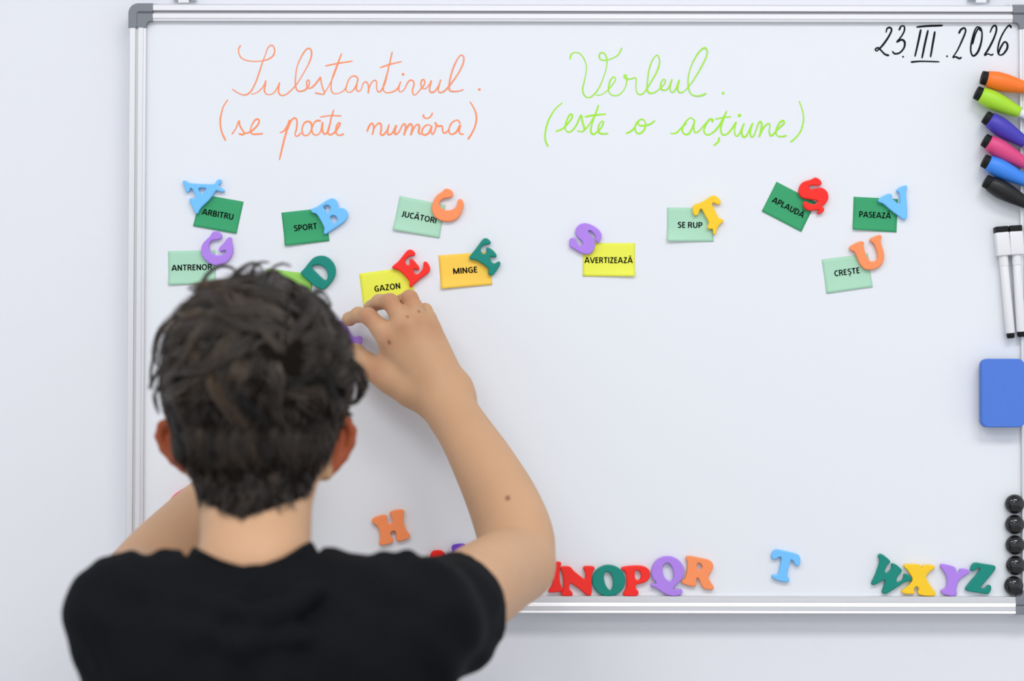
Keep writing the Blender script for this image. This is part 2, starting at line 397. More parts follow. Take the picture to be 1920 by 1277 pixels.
# ------------------------------------------------------------------ word cards
CARD = {'dark green': mat('dark_green_card', srgb(48, 160, 104), 0.7, vary=0.02), 'pale green': mat('pale_green_card', srgb(172, 219, 190), 0.7, vary=0.02),
        'yellow': mat('yellow_card', srgb(236, 240, 78), 0.7, vary=0.02), 'amber': mat('amber_card', srgb(255, 207, 78), 0.7, vary=0.02),
        'lime green': mat('lime_card', srgb(150, 212, 92), 0.7, vary=0.02)}
PRINT = mat('printed_black', srgb(14, 18, 17), 0.8, spec=0.05)
STEM = [(0.085, 0), (0.085, 1)]
GLYPH = {   # capitals as pen strokes in units of the capital height: (width, [strokes]); a leading 'c' marks a curved stroke
 'A': (0.78, [[(0.03, 0), (0.36, 1)], [(0.42, 1), (0.75, 0)], [(0.16, 0.29), (0.62, 0.29)]]),
 'R': (0.63, [STEM, ['c', (0.03, 0.93), (0.3, 0.93), (0.48, 0.87), (0.53, 0.73), (0.47, 0.56), (0.3, 0.48), (0.06, 0.48)], ['c', (0.3, 0.5), (0.43, 0.36), (0.58, 0)]]),
 'B': (0.63, [STEM, ['c', (0.03, 0.93), (0.3, 0.93), (0.46, 0.87), (0.49, 0.74), (0.43, 0.6), (0.28, 0.53), (0.06, 0.53)], ['c', (0.26, 0.53), (0.46, 0.47), (0.55, 0.3), (0.48, 0.13), (0.3, 0.07), (0.03, 0.07)]]),
 'I': (0.17, [STEM]),
 'T': (0.6, [[(0, 0.93), (0.6, 0.93)], [(0.3, 0), (0.3, 0.95)]]),
 'U': (0.69, [['c', (0.085, 1), (0.085, 0.6), (0.09, 0.34), (0.16, 0.13), (0.345, 0.06), (0.53, 0.13), (0.6, 0.34), (0.605, 0.6), (0.605, 1)]]),
 'S': (0.54, [['c', (0.49, 0.88), (0.38, 0.93), (0.22, 0.93), (0.1, 0.83), (0.1, 0.68), (0.23, 0.56), (0.4, 0.46), (0.48, 0.3), (0.41, 0.12), (0.24, 0.06), (0.04, 0.11)]]),
 'P': (0.58, [STEM, ['c', (0.03, 0.93), (0.3, 0.93), (0.48, 0.86), (0.52, 0.69), (0.46, 0.5), (0.28, 0.42), (0.06, 0.42)]]),
 'O': (0.8, [['c'] + [(0.4 + 0.325 * math.sin(math.radians(a)), 0.5 + 0.44 * math.cos(math.radians(a))) for a in range(0, 375, 30)]]),
 'N': (0.68, [STEM, [(0.07, 0.98), (0.6, 0.02)], [(0.595, 0), (0.595, 1)]]),
 'E': (0.5, [STEM, [(0.03, 0.93), (0.47, 0.93)], [(0.03, 0.52), (0.43, 0.52)], [(0.03, 0.07), (0.47, 0.07)]]),
 'J': (0.34, [['c', (0.25, 1), (0.25, 0.5), (0.25, 0.22), (0.17, 0.08), (0.0, 0.06)]]),
 'C': (0.6, [['c', (0.57, 0.86), (0.42, 0.93), (0.24, 0.88), (0.11, 0.7), (0.085, 0.46), (0.14, 0.22), (0.29, 0.08), (0.43, 0.07), (0.58, 0.14)]]),
 'G': (0.69, [['c', (0.6, 0.86), (0.44, 0.93), (0.25, 0.88), (0.11, 0.7), (0.085, 0.46), (0.15, 0.2), (0.31, 0.07), (0.46, 0.06), (0.6, 0.12)], [(0.6, 0.09), (0.6, 0.5)], [(0.36, 0.47), (0.66, 0.47)]]),
 'Z': (0.57, [[(0.04, 0.93), (0.54, 0.93)], [(0.5, 0.96), (0.07, 0.04)], [(0.02, 0.07), (0.55, 0.07)]]),
 'M': (0.9, [[(0.085, 0), (0.1, 1)], [(0.1, 0.98), (0.45, 0.05)], [(0.45, 0.05), (0.8, 0.98)], [(0.8, 1), (0.815, 0)]]),
 'V': (0.74, [[(0.03, 1), (0.345, 0)], [(0.395, 0), (0.71, 1)]]),
 'D': (0.71, [STEM, ['c', (0.03, 0.93), (0.28, 0.93), (0.5, 0.85), (0.62, 0.62), (0.62, 0.4), (0.5, 0.16), (0.28, 0.07), (0.03, 0.07)]]),
 'L': (0.46, [STEM, [(0.03, 0.07), (0.45, 0.07)]]), ' ': (0.14, [])}
def word_mesh(word, width, cap):
    """flat printed word centred on the origin in X/Z"""
    V, F = [], []; x = 0.0; k = 0
    def stroke(p, hw):
        nonlocal k
        p = np.array(p, float); d = np.gradient(p, axis=0); d /= np.linalg.norm(d, axis=1, keepdims=True)
        n = np.stack([-d[:, 1], d[:, 0]], 1); b = len(V); y = -2e-6 * k; k += 1
        for j in range(len(p)):
            yy = y - 5e-8 * j
            V.append((p[j, 0] + n[j, 0] * hw, yy, p[j, 1] + n[j, 1] * hw)); V.append((p[j, 0] - n[j, 0] * hw, yy, p[j, 1] - n[j, 1] * hw))
        for j in range(len(p) - 1): F.append((b + 2 * j, b + 2 * j + 1, b + 2 * j + 3, b + 2 * j + 2))
    for ch in word:
        base = {'\u0102': 'A', '\u0218': 'S'}.get(ch, ch)
        w, st = GLYPH[base]
        for s in st:
            if s[0] == 'c': stroke(catmull([(x + a, b) for a, b in s[1:]], 5), 0.093)
            else: stroke([(x + a, b) for a, b in s], 0.093)
        c = x + w / 2
        if ch == '\u0102': stroke(catmull([(c - 0.17, 1.32), (c - 0.11, 1.19), (c, 1.15), (c + 0.11, 1.19), (c + 0.17, 1.32)], 4), 0.05)
        if ch == '\u0218': stroke(catmull([(c + 0.03, -0.1), (c + 0.03, -0.2), (c - 0.05, -0.32)], 4), 0.07)
        x += w + 0.125
    x -= 0.125; sx = width / x
    V = [((a - x / 2) * sx, y, (b - 0.5) * cap) for a, y, b in V]
    return mesh_from(V, F)
def card(word, colour, corners, sc, ox, oy, centre, width, label, curl=(0.0015, 0.0015), curl_r=0.0):
    """corners tl, tr, br, bl and the word's centre and width are read off an enlarged view (scale sc, offset ox, oy)"""
    tl, tr, br, bl = [P(ox + a / sc, oy + b / sc, 0.0005) for a, b in corners]
    c0 = (tl + tr + br + bl) / 4
    o = thing('word_card', (c0.x, 0, c0.z), label, 'card', 'printed word cards on the whiteboard')
    nx, ny = 14, 12; V, F = [], []
    for j in range(ny + 1):
        for i in range(nx + 1):
            s, t = i / nx, j / ny
            q = tl * (1 - s) * (1 - t) + tr * s * (1 - t) + br * s * t + bl * (1 - s) * t
            e = max(0.0, (t - 0.62) / 0.38) ** 2
            lift = e * (curl[0] * (1 - s) ** 1.3 + curl[1] * s ** 1.3)
            V.append((q.x - c0.x, -0.0003 - lift, q.z - c0.z))
    for j in range(ny):
        for i in range(nx):
            a = j * (nx + 1) + i
            F.append((a, a + nx + 1, a + nx + 2, a + 1))
    m = mesh_from(V, F)
    sh = link('paper', m, CARD[colour], o)
    so = sh.modifiers.new('thickness', 'SOLIDIFY'); so.thickness = 0.0002; so.offset = -1
    if word:
        ax = (tr - tl).normalized()
        ang = math.atan2(ax.z, ax.x)
        wm = word_mesh(word, width / sc * 2.2 / FPX, 10.9 * 2.2 / FPX)
        cw = P(ox + centre[0] / sc, oy + centre[1] / sc, 0.0005)
        w = link('printed_word', wm, PRINT, o, smooth=False)
        w.location = (cw.x - c0.x, -0.00045, cw.z - c0.z); w.rotation_euler = (0, -ang, 0)
    return o
def quad(tl, tr, bl=None, br=None):
    if br is None: br = (tr[0] + bl[0] - tl[0], tr[1] + bl[1] - tl[1])
    if bl is None: bl = (tl[0] + br[0] - tr[0], tl[1] + br[1] - tr[1])
    return [tl, tr, br, bl]
s3, s4, s5 = 5.0526, 4.911, 5.3206
card('ARBITRU', 'dark green', [(382, 221), (792, 294), (725, 597), (315, 524)], s3, 300, 320, (549, 413), 298, 'dark green card printed ARBITRU, upper left under the blue letter A')
card('SPORT', 'dark green', [(1150, 398), (1568, 352), (1605, 665), (1185, 713)], s3, 300, 320, (1378, 535), 218, 'dark green card printed SPORT under the blue letter B', (0.003, 0.001))
card('ANTRENOR', 'pale green', [(75, 763), (523, 752), (530, 1070), (82, 1082)], s3, 300, 320, (301, 917), 382, 'pale green card printed ANTRENOR under the purple letter G', (0.002, 0.001))
card('', 'lime green', [(1010, 928), (1455, 982), (1415, 1300), (970, 1246)], s3, 300, 320, None, 0, 'lime green card mostly hidden behind the head, under the dark green letter D')
card('JUC\u0102TORI', 'pale green', [(537, 231), (962, 317), (903, 621), (475, 545)], s4, 640, 320, (716, 428), 324, 'pale green card printed JUCATORI under the orange letter C', (0.003, 0.001))
card('GAZON', 'yellow', [(163, 948), (640, 885), (683, 1203), (205, 1266)], s4, 640, 320, (423, 1074), 238, 'yellow card printed GAZON just above the hand', (0.001, 0.001))
card('MINGE', 'amber', [(893, 780), (1352, 748), (1390, 1050), (918, 1088)], s4, 640, 320, (1141, 918), 224, 'amber yellow card printed MINGE under the dark green letter E', (0.003, 0.001))
card('AVERTIZEAZ\u0102', 'yellow', [(278, 722), (802, 722), (800, 1055), (280, 1055)], s5, 1040, 320, (538, 893), 478, 'yellow card printed AVERTIZEAZA under the purple letter S', (0.0005, 0.003))
card('SE RUP', 'pale green', [(1122, 367), (1585, 372), (1585, 708), (1120, 703)], s5, 1040, 320, (1350, 542), 244, 'pale green card printed SE RUP under the yellow letter T', (0.004, 0.0005))
card('APLAUD\u0102', 'dark green', [(298, 110), (693, 315), (545, 610), (150, 405)], s5, 1400, 320, (417, 366), 348, 'tilted dark green card printed APLAUDA under the red letter S with comma', (0.001, 0.001))
card('PASEAZ\u0102', 'dark green', [(1067, 260), (1510, 283), (1494, 616), (1056, 588)], s5, 1400, 320, (1280, 442), 314, 'dark green card printed PASEAZA under the pale blue letter V', (0.003, 0.0005))
card('CRE\u0218TE', 'pale green', [(748, 887), (1210, 825), (1257, 1160), (797, 1226)], s5, 1400, 320, (1001, 1010), 254, 'pale green card printed CRESTE under the orange letter U', (0.001, 0.001))

# ------------------------------------------------------------------ magnetic letters
PLAST = {'blue': mat('sky_blue_plastic', srgb(116, 196, 255), 0.3, vary=0.03), 'purple': mat('purple_plastic', srgb(178, 132, 232), 0.3, vary=0.04),
         'green': mat('deep_green_plastic', srgb(0, 136, 120), 0.3, vary=0.05), 'orange': mat('orange_plastic', srgb(255, 148, 92), 0.4, vary=0.03),
         'red': mat('red_plastic', srgb(250, 40, 28), 0.3, vary=0.05), 'yellow': mat('yellow_plastic', srgb(255, 206, 36), 0.35, vary=0.03),
         'violet': mat('violet_plastic', srgb(116, 66, 196), 0.3, vary=0.04), 'pink': mat('pink_plastic', srgb(236, 72, 110), 0.3)}
for _m in PLAST.values(): _m.node_tree.nodes['Principled BSDF'].inputs['Specular IOR Level'].default_value = 0.35
def letter(col, loops, sc, ox, oy, label, back=0.0008, front=0.0050, cut=2):
    lps = [[P(ox + a / sc, oy + b / sc, front) for a, b in lp] for lp in loops]
    lps = [[(q.x, q.z) for q in lp] for lp in lps]
    a = np.array(lps[0]); c = (a.min(0) + a.max(0)) / 2
    lps = [chaikin(np.array(lp) - c, cut) for lp in lps]
    m = outline_mesh(lps, front - back, 0.0011)
    o = link('letter_magnet', m, PLAST[col], loc=(c[0], -back, c[1]))
    sharp(o, 50)
    return tag(o, label, 'letter magnet', 'plastic letter magnets on the whiteboard')
def ell(cx, cy, rx, ry, n=28, rot=0):
    r = math.radians(rot)
    return [(cx + rx * math.cos(t) * math.cos(r) - ry * math.sin(t) * math.sin(r), cy + rx * math.cos(t) * math.sin(r) + ry * math.sin(t) * math.cos(r)) for t in [2 * math.pi * i / n for i in range(n)]]
A3 = (s3, 300, 320); A4 = (s4, 640, 320); A5 = (s5, 1040, 320); A6 = (s5, 1400, 320); B5 = (4.3636, 980, 1000); B6 = (3.6923, 1400, 1000); HH = (2.2925, 660, 720); PX = (1.0, 0, 0)
letter('blue', [[(212,100),(225,90),(250,95),(268,115),(330,122),(430,126),(500,128),(522,122),(532,100),(548,82),(570,78),(584,92),(580,115),(560,130),(556,148),(575,162),(605,175),(615,190),(605,205),(575,203),(545,190),(530,185),(500,235),(460,285),(420,320),(385,355),(370,380),(360,405),(345,412),(330,400),(318,375),(300,330),(280,295),(275,272),(285,258),(310,260),(335,265),(335,245),(325,215),(305,170),(285,165),(283,185),(270,205),(250,205),(240,190),(235,160),(220,130)],
  [(355,162),(440,164),(430,185),(396,225),(378,207)]], *A3, 'sky blue letter A turned upside down on the ARBITRU card')
letter('blue', [[(1425,365),(1440,358),(1490,340),(1540,305),(1590,272),(1630,258),(1665,270),(1685,300),(1688,350),(1692,352),(1730,350),(1765,370),(1782,405),(1775,450),(1740,490),(1690,525),(1640,555),(1590,590),(1565,605),(1552,595),(1552,575),(1558,545),(1540,505),(1515,460),(1490,420),(1475,405),(1450,403),(1432,390)],
  [(1543,345),(1570,326),(1600,328),(1617,350),(1610,385),(1595,403),(1575,382),(1555,355)], [(1605,440),(1630,423),(1660,426),(1680,450),(1677,480),(1652,503),(1630,482)]], *A3, 'sky blue letter B tilted on the SPORT card')
letter('purple', [[(388,770),(390,720),(410,680),(440,650),(475,620),(488,590),(510,575),(545,575),(575,590),(588,620),(580,645),(550,655),(510,655),(480,670),(463,700),(465,740),(480,775),(520,800),(560,803),(600,795),(625,775),(622,755),(602,755),(580,768),(562,762),(555,740),(570,715),(600,690),(620,660),(640,635),(665,625),(680,640),(678,675),(692,720),(692,770),(675,820),(640,860),(590,890),(540,902),(490,890),(440,860),(405,820)]], *A3, 'purple letter G on the ANTRENOR card')
letter('green', [[(1320,970),(1360,935),(1410,870),(1450,825),(1490,808),(1530,803),(1580,812),(1625,845),(1655,890),(1668,940),(1660,1000),(1630,1050),(1590,1095),(1550,1130),(1510,1125),(1450,1085),(1390,1030)], [(1432,915),(1455,895),(1500,890),(1545,905),(1580,945),(1590,990),(1585,1025),(1565,1040),(1530,1010),(1480,960)]], *A3, 'dark green letter D tilted just above the dark hair')
letter('orange', [[(835,320),(845,280),(870,235),(905,205),(935,190),(945,170),(970,163),(1000,170),(1025,190),(1030,220),(1015,245),(985,252),(945,255),(920,270),(903,295),(905,325),(930,350),(965,365),(1000,365),(1040,350),(1065,320),(1070,285),(1080,262),(1100,257),(1120,275),(1128,315),(1115,370),(1090,420),(1050,455),(1000,470),(950,468),(900,455),(865,430),(840,395),(832,355)]], *A4, 'orange letter C on the JUCATORI card')
letter('red', [[(465,885),(480,870),(520,840),(560,790),(595,745),(620,725),(650,727),(675,745),(683,770),(670,785),(640,785),(610,800),(590,815),(588,840),(600,865),(622,872),(632,860),(625,825),(640,808),(660,815),(690,850),(715,880),(720,905),(708,918),(685,905),(665,905),(665,930),(680,950),(700,955),(725,935),(750,905),(755,870),(755,845),(772,833),(790,840),(810,870),(820,905),(810,935),(780,960),(740,985),(700,1020),(665,1050),(645,1075),(628,1070),(625,1045),(628,1020),(610,995),(570,950),(530,915),(490,905),(470,900)]], *A4, 'red letter E tilted on the GAZON card')
letter('green', [[(1177,800),(1185,780),(1220,740),(1265,680),(1300,630),(1325,618),(1355,628),(1378,655),(1375,672),(1350,680),(1320,680),(1295,695),(1280,720),(1285,745),(1305,765),(1325,768),(1340,750),(1330,720),(1345,703),(1375,715),(1410,745),(1432,775),(1428,795),(1410,800),(1390,790),(1372,795),(1370,815),(1380,838),(1405,855),(1425,850),(1440,835),(1460,835),(1468,855),(1450,890),(1420,935),(1395,962),(1370,965),(1352,952),(1352,930),(1358,905),(1330,880),(1280,845),(1235,820),(1200,820),(1182,815)]], *A4, 'dark green letter E tilted on the amber MINGE card')
letter('purple', [[(148,690),(155,675),(180,665),(205,675),(225,720),(250,750),(275,745),(282,730),(270,700),(235,670),(208,640),(205,600),(220,560),(255,530),(300,520),(350,530),(400,555),(445,590),(468,630),(470,665),(455,700),(435,718),(415,710),(405,690),(410,665),(400,640),(370,605),(350,595),(335,602),(340,620),(375,660),(398,700),(405,745),(395,790),(370,820),(330,838),(285,832),(240,810),(200,785),(180,770),(155,765),(148,740)]], *A5, 'purple letter S on the AVERTIZEAZA card')
letter('yellow', [[(1378,350),(1400,335),(1440,325),(1490,300),(1540,265),(1580,243),(1610,250),(1645,280),(1660,310),(1655,335),(1630,340),(1600,325),(1575,318),(1570,340),(1595,385),(1615,430),(1640,475),(1670,480),(1688,495),(1680,515),(1655,530),(1630,560),(1615,600),(1610,630),(1590,640),(1578,625),(1580,600),(1575,578),(1545,585),(1522,575),(1522,555),(1540,530),(1535,505),(1505,455),(1480,405),(1465,380),(1450,385),(1440,420),(1425,448),(1402,450),(1382,430),(1376,390)]], *A5, 'yellow letter T tilted on the SE RUP card')
letter('red', [[(522,170),(540,130),(575,105),(630,92),(660,78),(685,63),(715,75),(745,100),(752,130),(735,148),(700,150),(650,145),(622,155),(625,175),(650,185),(700,170),(745,165),(785,185),(810,215),(820,265),(805,310),(775,340),(750,357),(775,370),(775,400),(750,425),(715,435),(700,425),(705,410),(725,405),(722,395),(700,390),(650,402),(605,395),(575,370),(560,335),(570,310),(595,303),(615,320),(650,335),(690,330),(710,315),(705,298),(670,290),(610,285),(560,275),(525,245),(515,205)]], *A6, 'red letter S with a comma below on the APLAUDA card')
letter('blue', [[(1310,295),(1325,275),(1365,250),(1410,228),(1440,228),(1455,245),(1445,265),(1460,285),(1500,320),(1525,335),(1532,320),(1530,280),(1525,235),(1515,212),(1497,210),(1495,190),(1520,170),(1560,150),(1595,143),(1605,160),(1595,190),(1592,230),(1598,300),(1602,380),(1605,440),(1600,475),(1580,490),(1555,485),(1520,455),(1470,420),(1410,370),(1360,325),(1330,320),(1315,310)]], *A6, 'sky blue letter V on the PASEAZA card')
letter('orange', [[(1023,765),(1040,748),(1080,725),(1130,705),(1160,702),(1175,720),(1165,745),(1175,790),(1195,850),(1220,895),(1255,910),(1290,900),(1310,870),(1305,820),(1285,765),(1265,720),(1240,710),(1225,695),(1235,675),(1270,660),(1320,640),(1340,640),(1350,660),(1338,690),(1340,720),(1360,780),(1376,840),(1370,900),(1340,950),(1290,980),(1230,993),(1180,985),(1145,955),(1115,900),(1095,850),(1078,810),(1055,800),(1030,795)]], *A6, 'orange letter U on the CRESTE card')
# bottom row along the lower frame
letter('red', [[(5,258),(20,245),(70,242),(95,250),(130,300),(165,340),(200,300),(240,240),(260,232),(310,232),(318,250),(308,275),(302,310),(303,370),(312,430),(332,455),(330,475),(300,480),(240,487),(212,485),(208,468),(225,445),(245,415),(245,360),(200,400),(165,430),(130,390),(100,340),(90,400),(95,450),(110,475),(90,490),(20,490),(8,475),(30,440),(35,370),(30,290)]], *B5, 'red letter M at the bottom, half hidden behind the elbow')
letter('red', [[(303,285),(320,270),(375,268),(395,278),(420,310),(470,350),(505,378),(515,365),(512,310),(495,295),(495,272),(515,267),(580,268),(592,285),(580,305),(568,330),(563,400),(567,470),(563,505),(545,515),(520,505),(470,460),(420,425),(390,405),(382,420),(382,460),(405,480),(412,500),(405,515),(330,515),(312,505),(315,485),(332,460),(335,400),(328,340),(318,310)]], *B5, 'red letter N on the lower frame beside the elbow', front=0.0053)
letter('green', [ell(703, 387, 136, 130), [(688,312),(715,323),(737,370),(740,420),(730,458),(715,468),(693,450),(670,405),(663,350),(671,325)]], *B5, 'dark green letter O between red N and red P')
letter('red', [[(803,285),(820,273),(880,265),(960,262),(1010,275),(1040,305),(1045,345),(1030,385),(990,408),(940,418),(925,425),(925,455),(945,470),(950,490),(940,512),(880,517),(828,513),(818,495),(830,475),(848,450),(850,390),(845,330),(830,305),(808,300)], [(916,306),(945,303),(967,325),(970,355),(956,380),(928,385),(918,360)]], *B5, 'red letter P between green O and purple Q', front=0.0053)
letter('purple', [[(1052,300),(1070,245),(1110,205),(1170,185),(1230,190),(1280,220),(1315,265),(1325,320),(1310,370),(1275,405),(1245,435),(1228,455),(1245,462),(1275,455),(1305,458),(1310,480),(1295,505),(1250,517),(1200,512),(1150,490),(1100,455),(1075,438),(1050,442),(1045,425),(1058,412),(1090,412),(1095,405),(1065,375),(1052,340)], [(1143,285),(1155,255),(1185,238),(1215,260),(1234,310),(1237,360),(1223,387),(1200,395),(1168,375),(1148,335)]], *B5, 'purple letter Q between red P and orange R', front=0.0056)
letter('orange', [[(1335,195),(1350,182),(1400,190),(1470,205),(1530,218),(1558,245),(1560,285),(1540,325),(1520,345),(1525,375),(1545,410),(1565,435),(1565,455),(1550,465),(1500,460),(1475,452),(1455,410),(1440,370),(1425,365),(1420,390),(1425,420),(1415,437),(1370,435),(1310,415),(1298,400),(1305,385),(1325,375),(1338,340),(1345,290),(1348,240),(1338,215)], [(1436,238),(1465,256),(1470,285),(1450,302),(1430,297),(1426,262)]], *B5, 'orange letter R leaning beside the purple Q')
letter('blue', [[(170,150),(180,125),(205,108),(235,115),(290,128),(350,142),(370,160),(373,190),(370,220),(352,230),(335,220),(325,195),(308,180),(302,200),(292,240),(283,275),(285,300),(298,315),(296,335),(275,340),(220,330),(180,312),(172,297),(180,285),(205,290),(220,280),(232,230),(240,185),(240,165),(222,165),(205,180),(185,182),(170,170)]], *B6, 'sky blue letter T alone near the bottom frame')
letter('green', [[(910,150),(925,140),(945,148),(985,180),(998,195),(990,210),(975,215),(965,240),(955,265),(962,275),(980,270),(1005,240),(1008,225),(1000,215),(1010,205),(1035,215),(1070,245),(1078,260),(1065,280),(1050,290),(1040,310),(1038,335),(1050,340),(1075,325),(1090,305),(1085,285),(1100,277),(1140,300),(1150,320),(1135,330),(1100,335),(1060,362),(1010,395),(970,420),(950,422),(935,410),(940,390),(955,350),(962,325),(945,325),(915,345),(880,362),(865,355),(862,340),(880,310),(900,260),(918,205),(920,180),(910,165)]], *B6, 'dark green letter W tilted against the yellow X')
letter('yellow', [[(1087,222),(1100,212),(1160,213),(1200,215),(1212,228),(1213,245),(1220,225),(1240,215),(1290,220),(1307,232),(1300,247),(1275,260),(1250,285),(1240,305),(1255,335),(1285,380),(1310,410),(1308,430),(1290,437),(1220,433),(1190,425),(1183,405),(1195,390),(1180,365),(1162,380),(1158,395),(1168,410),(1160,422),(1110,422),(1075,415),(1072,400),(1085,388),(1115,370),(1145,335),(1150,315),(1130,280),(1110,250),(1092,238)]], *B6, 'yellow letter X on the lower frame beside green W', front=0.0055)
letter('purple', [[(1340,222),(1350,210),(1375,215),(1430,228),(1450,240),(1450,270),(1465,275),(1475,262),(1475,248),(1490,243),(1530,248),(1548,260),(1540,278),(1515,290),(1480,315),(1462,345),(1455,380),(1452,400),(1458,420),(1450,437),(1400,435),(1350,418),(1343,400),(1355,388),(1378,383),(1388,350),(1388,310),(1375,280),(1355,250),(1342,238)]], *B6, 'purple letter Y between yellow X and green Z')
letter('green', [[(1550,240),(1560,215),(1585,200),(1630,210),(1690,218),(1722,225),(1727,240),(1715,262),(1680,305),(1640,350),(1618,375),(1625,382),(1655,380),(1665,362),(1680,355),(1695,365),(1695,390),(1680,420),(1660,422),(1600,412),(1530,402),(1512,390),(1520,370),(1560,320),(1605,270),(1620,245),(1600,240),(1578,260),(1560,265),(1550,258)]], *B6, 'dark green letter Z beside the black dome magnets', front=0.0053)
letter('orange', [[(84,583),(95,572),(130,562),(148,562),(150,575),(152,598),(165,602),(175,595),(172,575),(162,560),(162,548),(190,540),(218,538),(225,548),(222,562),(220,585),(230,625),(245,642),(250,652),(245,665),(215,675),(193,678),(188,665),(190,640),(180,630),(165,638),(165,652),(175,665),(178,680),(160,688),(130,695),(118,692),(116,680),(122,660),(118,630),(108,610),(95,602),(86,595)]], *HH, 'orange letter H alone between neck and raised arm', cut=2)
# letters that show only a tip
letter('red', [[(806,1036),(816,1031),(829,1032),(836,1040),(838,1056),(848,1078),(850,1092),(838,1098),(826,1090),(818,1098),(800,1098),(798,1084),(806,1062)]], *PX, 'red letter magnet showing only a tip above the black sleeve')
letter('violet', [[(846,1024),(852,1020),(872,1019),(874,1025),(866,1036),(860,1044),(862,1064),(866,1086),(858,1094),(840,1094),(836,1084),(848,1066),(850,1046),(848,1034)]], *PX, 'dark violet letter magnet peeking out where arm meets sleeve')
letter('pink', [[(319,935),(330,924),(350,912),(372,918),(376,930),(368,962),(362,986),(346,990),(334,976),(338,950),(328,946),(319,943)]], *PX, 'pink letter magnet mostly hidden behind the raised forearm', front=0.0050)
letter('purple', [[(598,640),(612,612),(636,600),(648,606),(654,622),(660,630),(668,632),(675,629),(680,633),(678,642),(671,654),(662,664),(648,676),(628,684),(612,676),(600,660)], ell(628, 644, 13, 19, rot=20)], *PX, 'purple letter magnet between thumb and fingers of the raised hand', front=0.0075)

# ------------------------------------------------------------------ right edge: markers, pens, eraser, dome magnets
def oriented(root, direction):
    """turn a thing built along +X with its underside at -Y... so that +X runs along direction in the board plane"""
    root.rotation_euler = (0, -math.atan2(direction.z, direction.x), 0)
def board_marker(p0, p1, col, colname, label, length_px=None):
    """carrot shaped board marker from its black end p0 towards p1 (photo positions)"""
    D0 = 0.0128
    a, b = P(*p0, D0), P(*p1, D0)
    o = thing('board_marker', (a.x, -D0, a.z), label, 'marker', 'coloured board markers on the right edge')
    oriented(o, b - a)
    m = mat(colname + '_marker_plastic', col, 0.45)
    R = 0.0092
    e = link('end_plug', lathe_mesh([(0, 0.0059), (0.0004, 0.0066), (0.0056, 0.0070), (0.0062, 0.0068)], 40), M['blackm'], o); sharp(e)
    prof = [(0.0055, 0.0072), (0.0060, 0.0078), (0.0100, 0.0085), (0.0150, R), (0.0200, R * 1.0), (0.0260, R * 0.95), (0.0320, R * 0.86), (0.0380, R * 0.75), (0.0430, R * 0.66), (0.0470, R * 0.60), (0.0474, R * 0.56)]
    bd = link('barrel', lathe_mesh(prof, 48), m, o); sharp(bd, 50)
    nk = link('neck', lathe_mesh([(0.0470, 0.0044), (0.062, 0.0044)], 32), M['whitep'], o); sharp(nk)
    cp = link('cap', lathe_mesh([(0.060, 0.0050), (0.0605, 0.0053), (0.082, 0.0048), (0.0835, 0.0035)], 32), m, o); sharp(cp)
    return o
board_marker((1840.0, 145.0), (1920, 163.5), srgb(255, 122, 30), 'orange', 'orange board marker, topmost of the stack below the date')
board_marker((1829.5, 173.0), (1918, 214), srgb(168, 222, 44), 'lime', 'lime green board marker second from top under the orange one')
board_marker((1846.5, 218.5), (1917, 264.5), srgb(68, 58, 178), 'indigo', 'indigo board marker between lime green and pink ones')
board_marker((1844.5, 261.5), (1917, 304), srgb(220, 70, 128), 'pink', 'pink board marker between indigo and blue ones')
board_marker((1843.5, 300.5), (1920, 338), srgb(58, 136, 236), 'blue', 'bright blue board marker between pink and black ones')
board_marker((1846.5, 338.5), (1917, 377), srgb(14, 14, 15), 'black', 'black board marker at the bottom of the marker stack')
def board_pen(p0, p1, label, group='white pens beside the eraser'):
    D0 = 0.0075
    a, b = P(*p0, D0), P(*p1, D0); L = (b - a).length
    o = thing('dry_erase_pen', (a.x, -D0, a.z), label, 'pen', group)
    oriented(o, b - a)
    t = link('cap_magnet', box_mesh(0, 0.0062, -0.0062, 0.0062, -0.0062, 0.0062, 0.0009), M['blackm'], o); sharp(t)
    c = link('cap', box_mesh(0.0058, 0.0290, -0.0066, 0.0066, -0.0066, 0.0066, 0.0012), M['whitep'], o); sharp(c, 50)
    k = link('cap_collar', lathe_mesh([(0.028, 0.0046), (0.0388, 0.0046), (0.0392, 0.0042)], 36), M['whitep'], o); sharp(k)
    w = link('barrel', lathe_mesh([(0.0388, 0.0040), (0.0395, 0.0043), (L - 0.0058, 0.0046), (L - 0.005, 0.0044)], 36), M['whitep'], o); sharp(w)
    p = link('end_plug', lathe_mesh([(L - 0.006, 0.0040), (L - 0.001, 0.0037), (L, 0.0030)], 28), M['blackm'], o); sharp(p)
    return o
board_pen((1876.0, 425), (1895.3, 634.3), 'white dry erase pen with black ends, the one nearer the board middle')
board_pen((1902.3, 423.2), (1915.0, 631.6), 'white dry erase pen with black ends, beside the right frame')

ER = thing('board_eraser', P(1880, 737, 0), 'blue rounded rectangular eraser under the white pens', 'eraser')
ER.location.y = 0
def rounded(u0, v0, u1, v1, r, d):
    a, b = P(u0, v0, d), P(u1, v1, d); L = ER.location
    x0, x1, z1, z0 = a.x - L.x, b.x - L.x, a.z - L.z, b.z - L.z
    return arc(x0 + r, z0 + r, r, 180, 270) + arc(x1 - r, z0 + r, r, 270, 360) + arc(x1 - r, z1 - r, r, 0, 90) + arc(x0 + r, z1 - r, r, 90, 180)
e1 = link('felt_pad', outline_mesh([rounded(1840.5, 675, 1913, 797, 0.004, 0.004)], 0.0055, 0.0004), mat('dark_felt', srgb(48, 54, 74), 0.9, bump=(900, 0.5, 0.001)), ER); sharp(e1)
m = outline_mesh([rounded(1840.3, 672.5, 1922, 801.5, 0.0066, 0.019)], 0.0125, 0.0012)
for v in m.vertices: v.co.y -= 0.0065
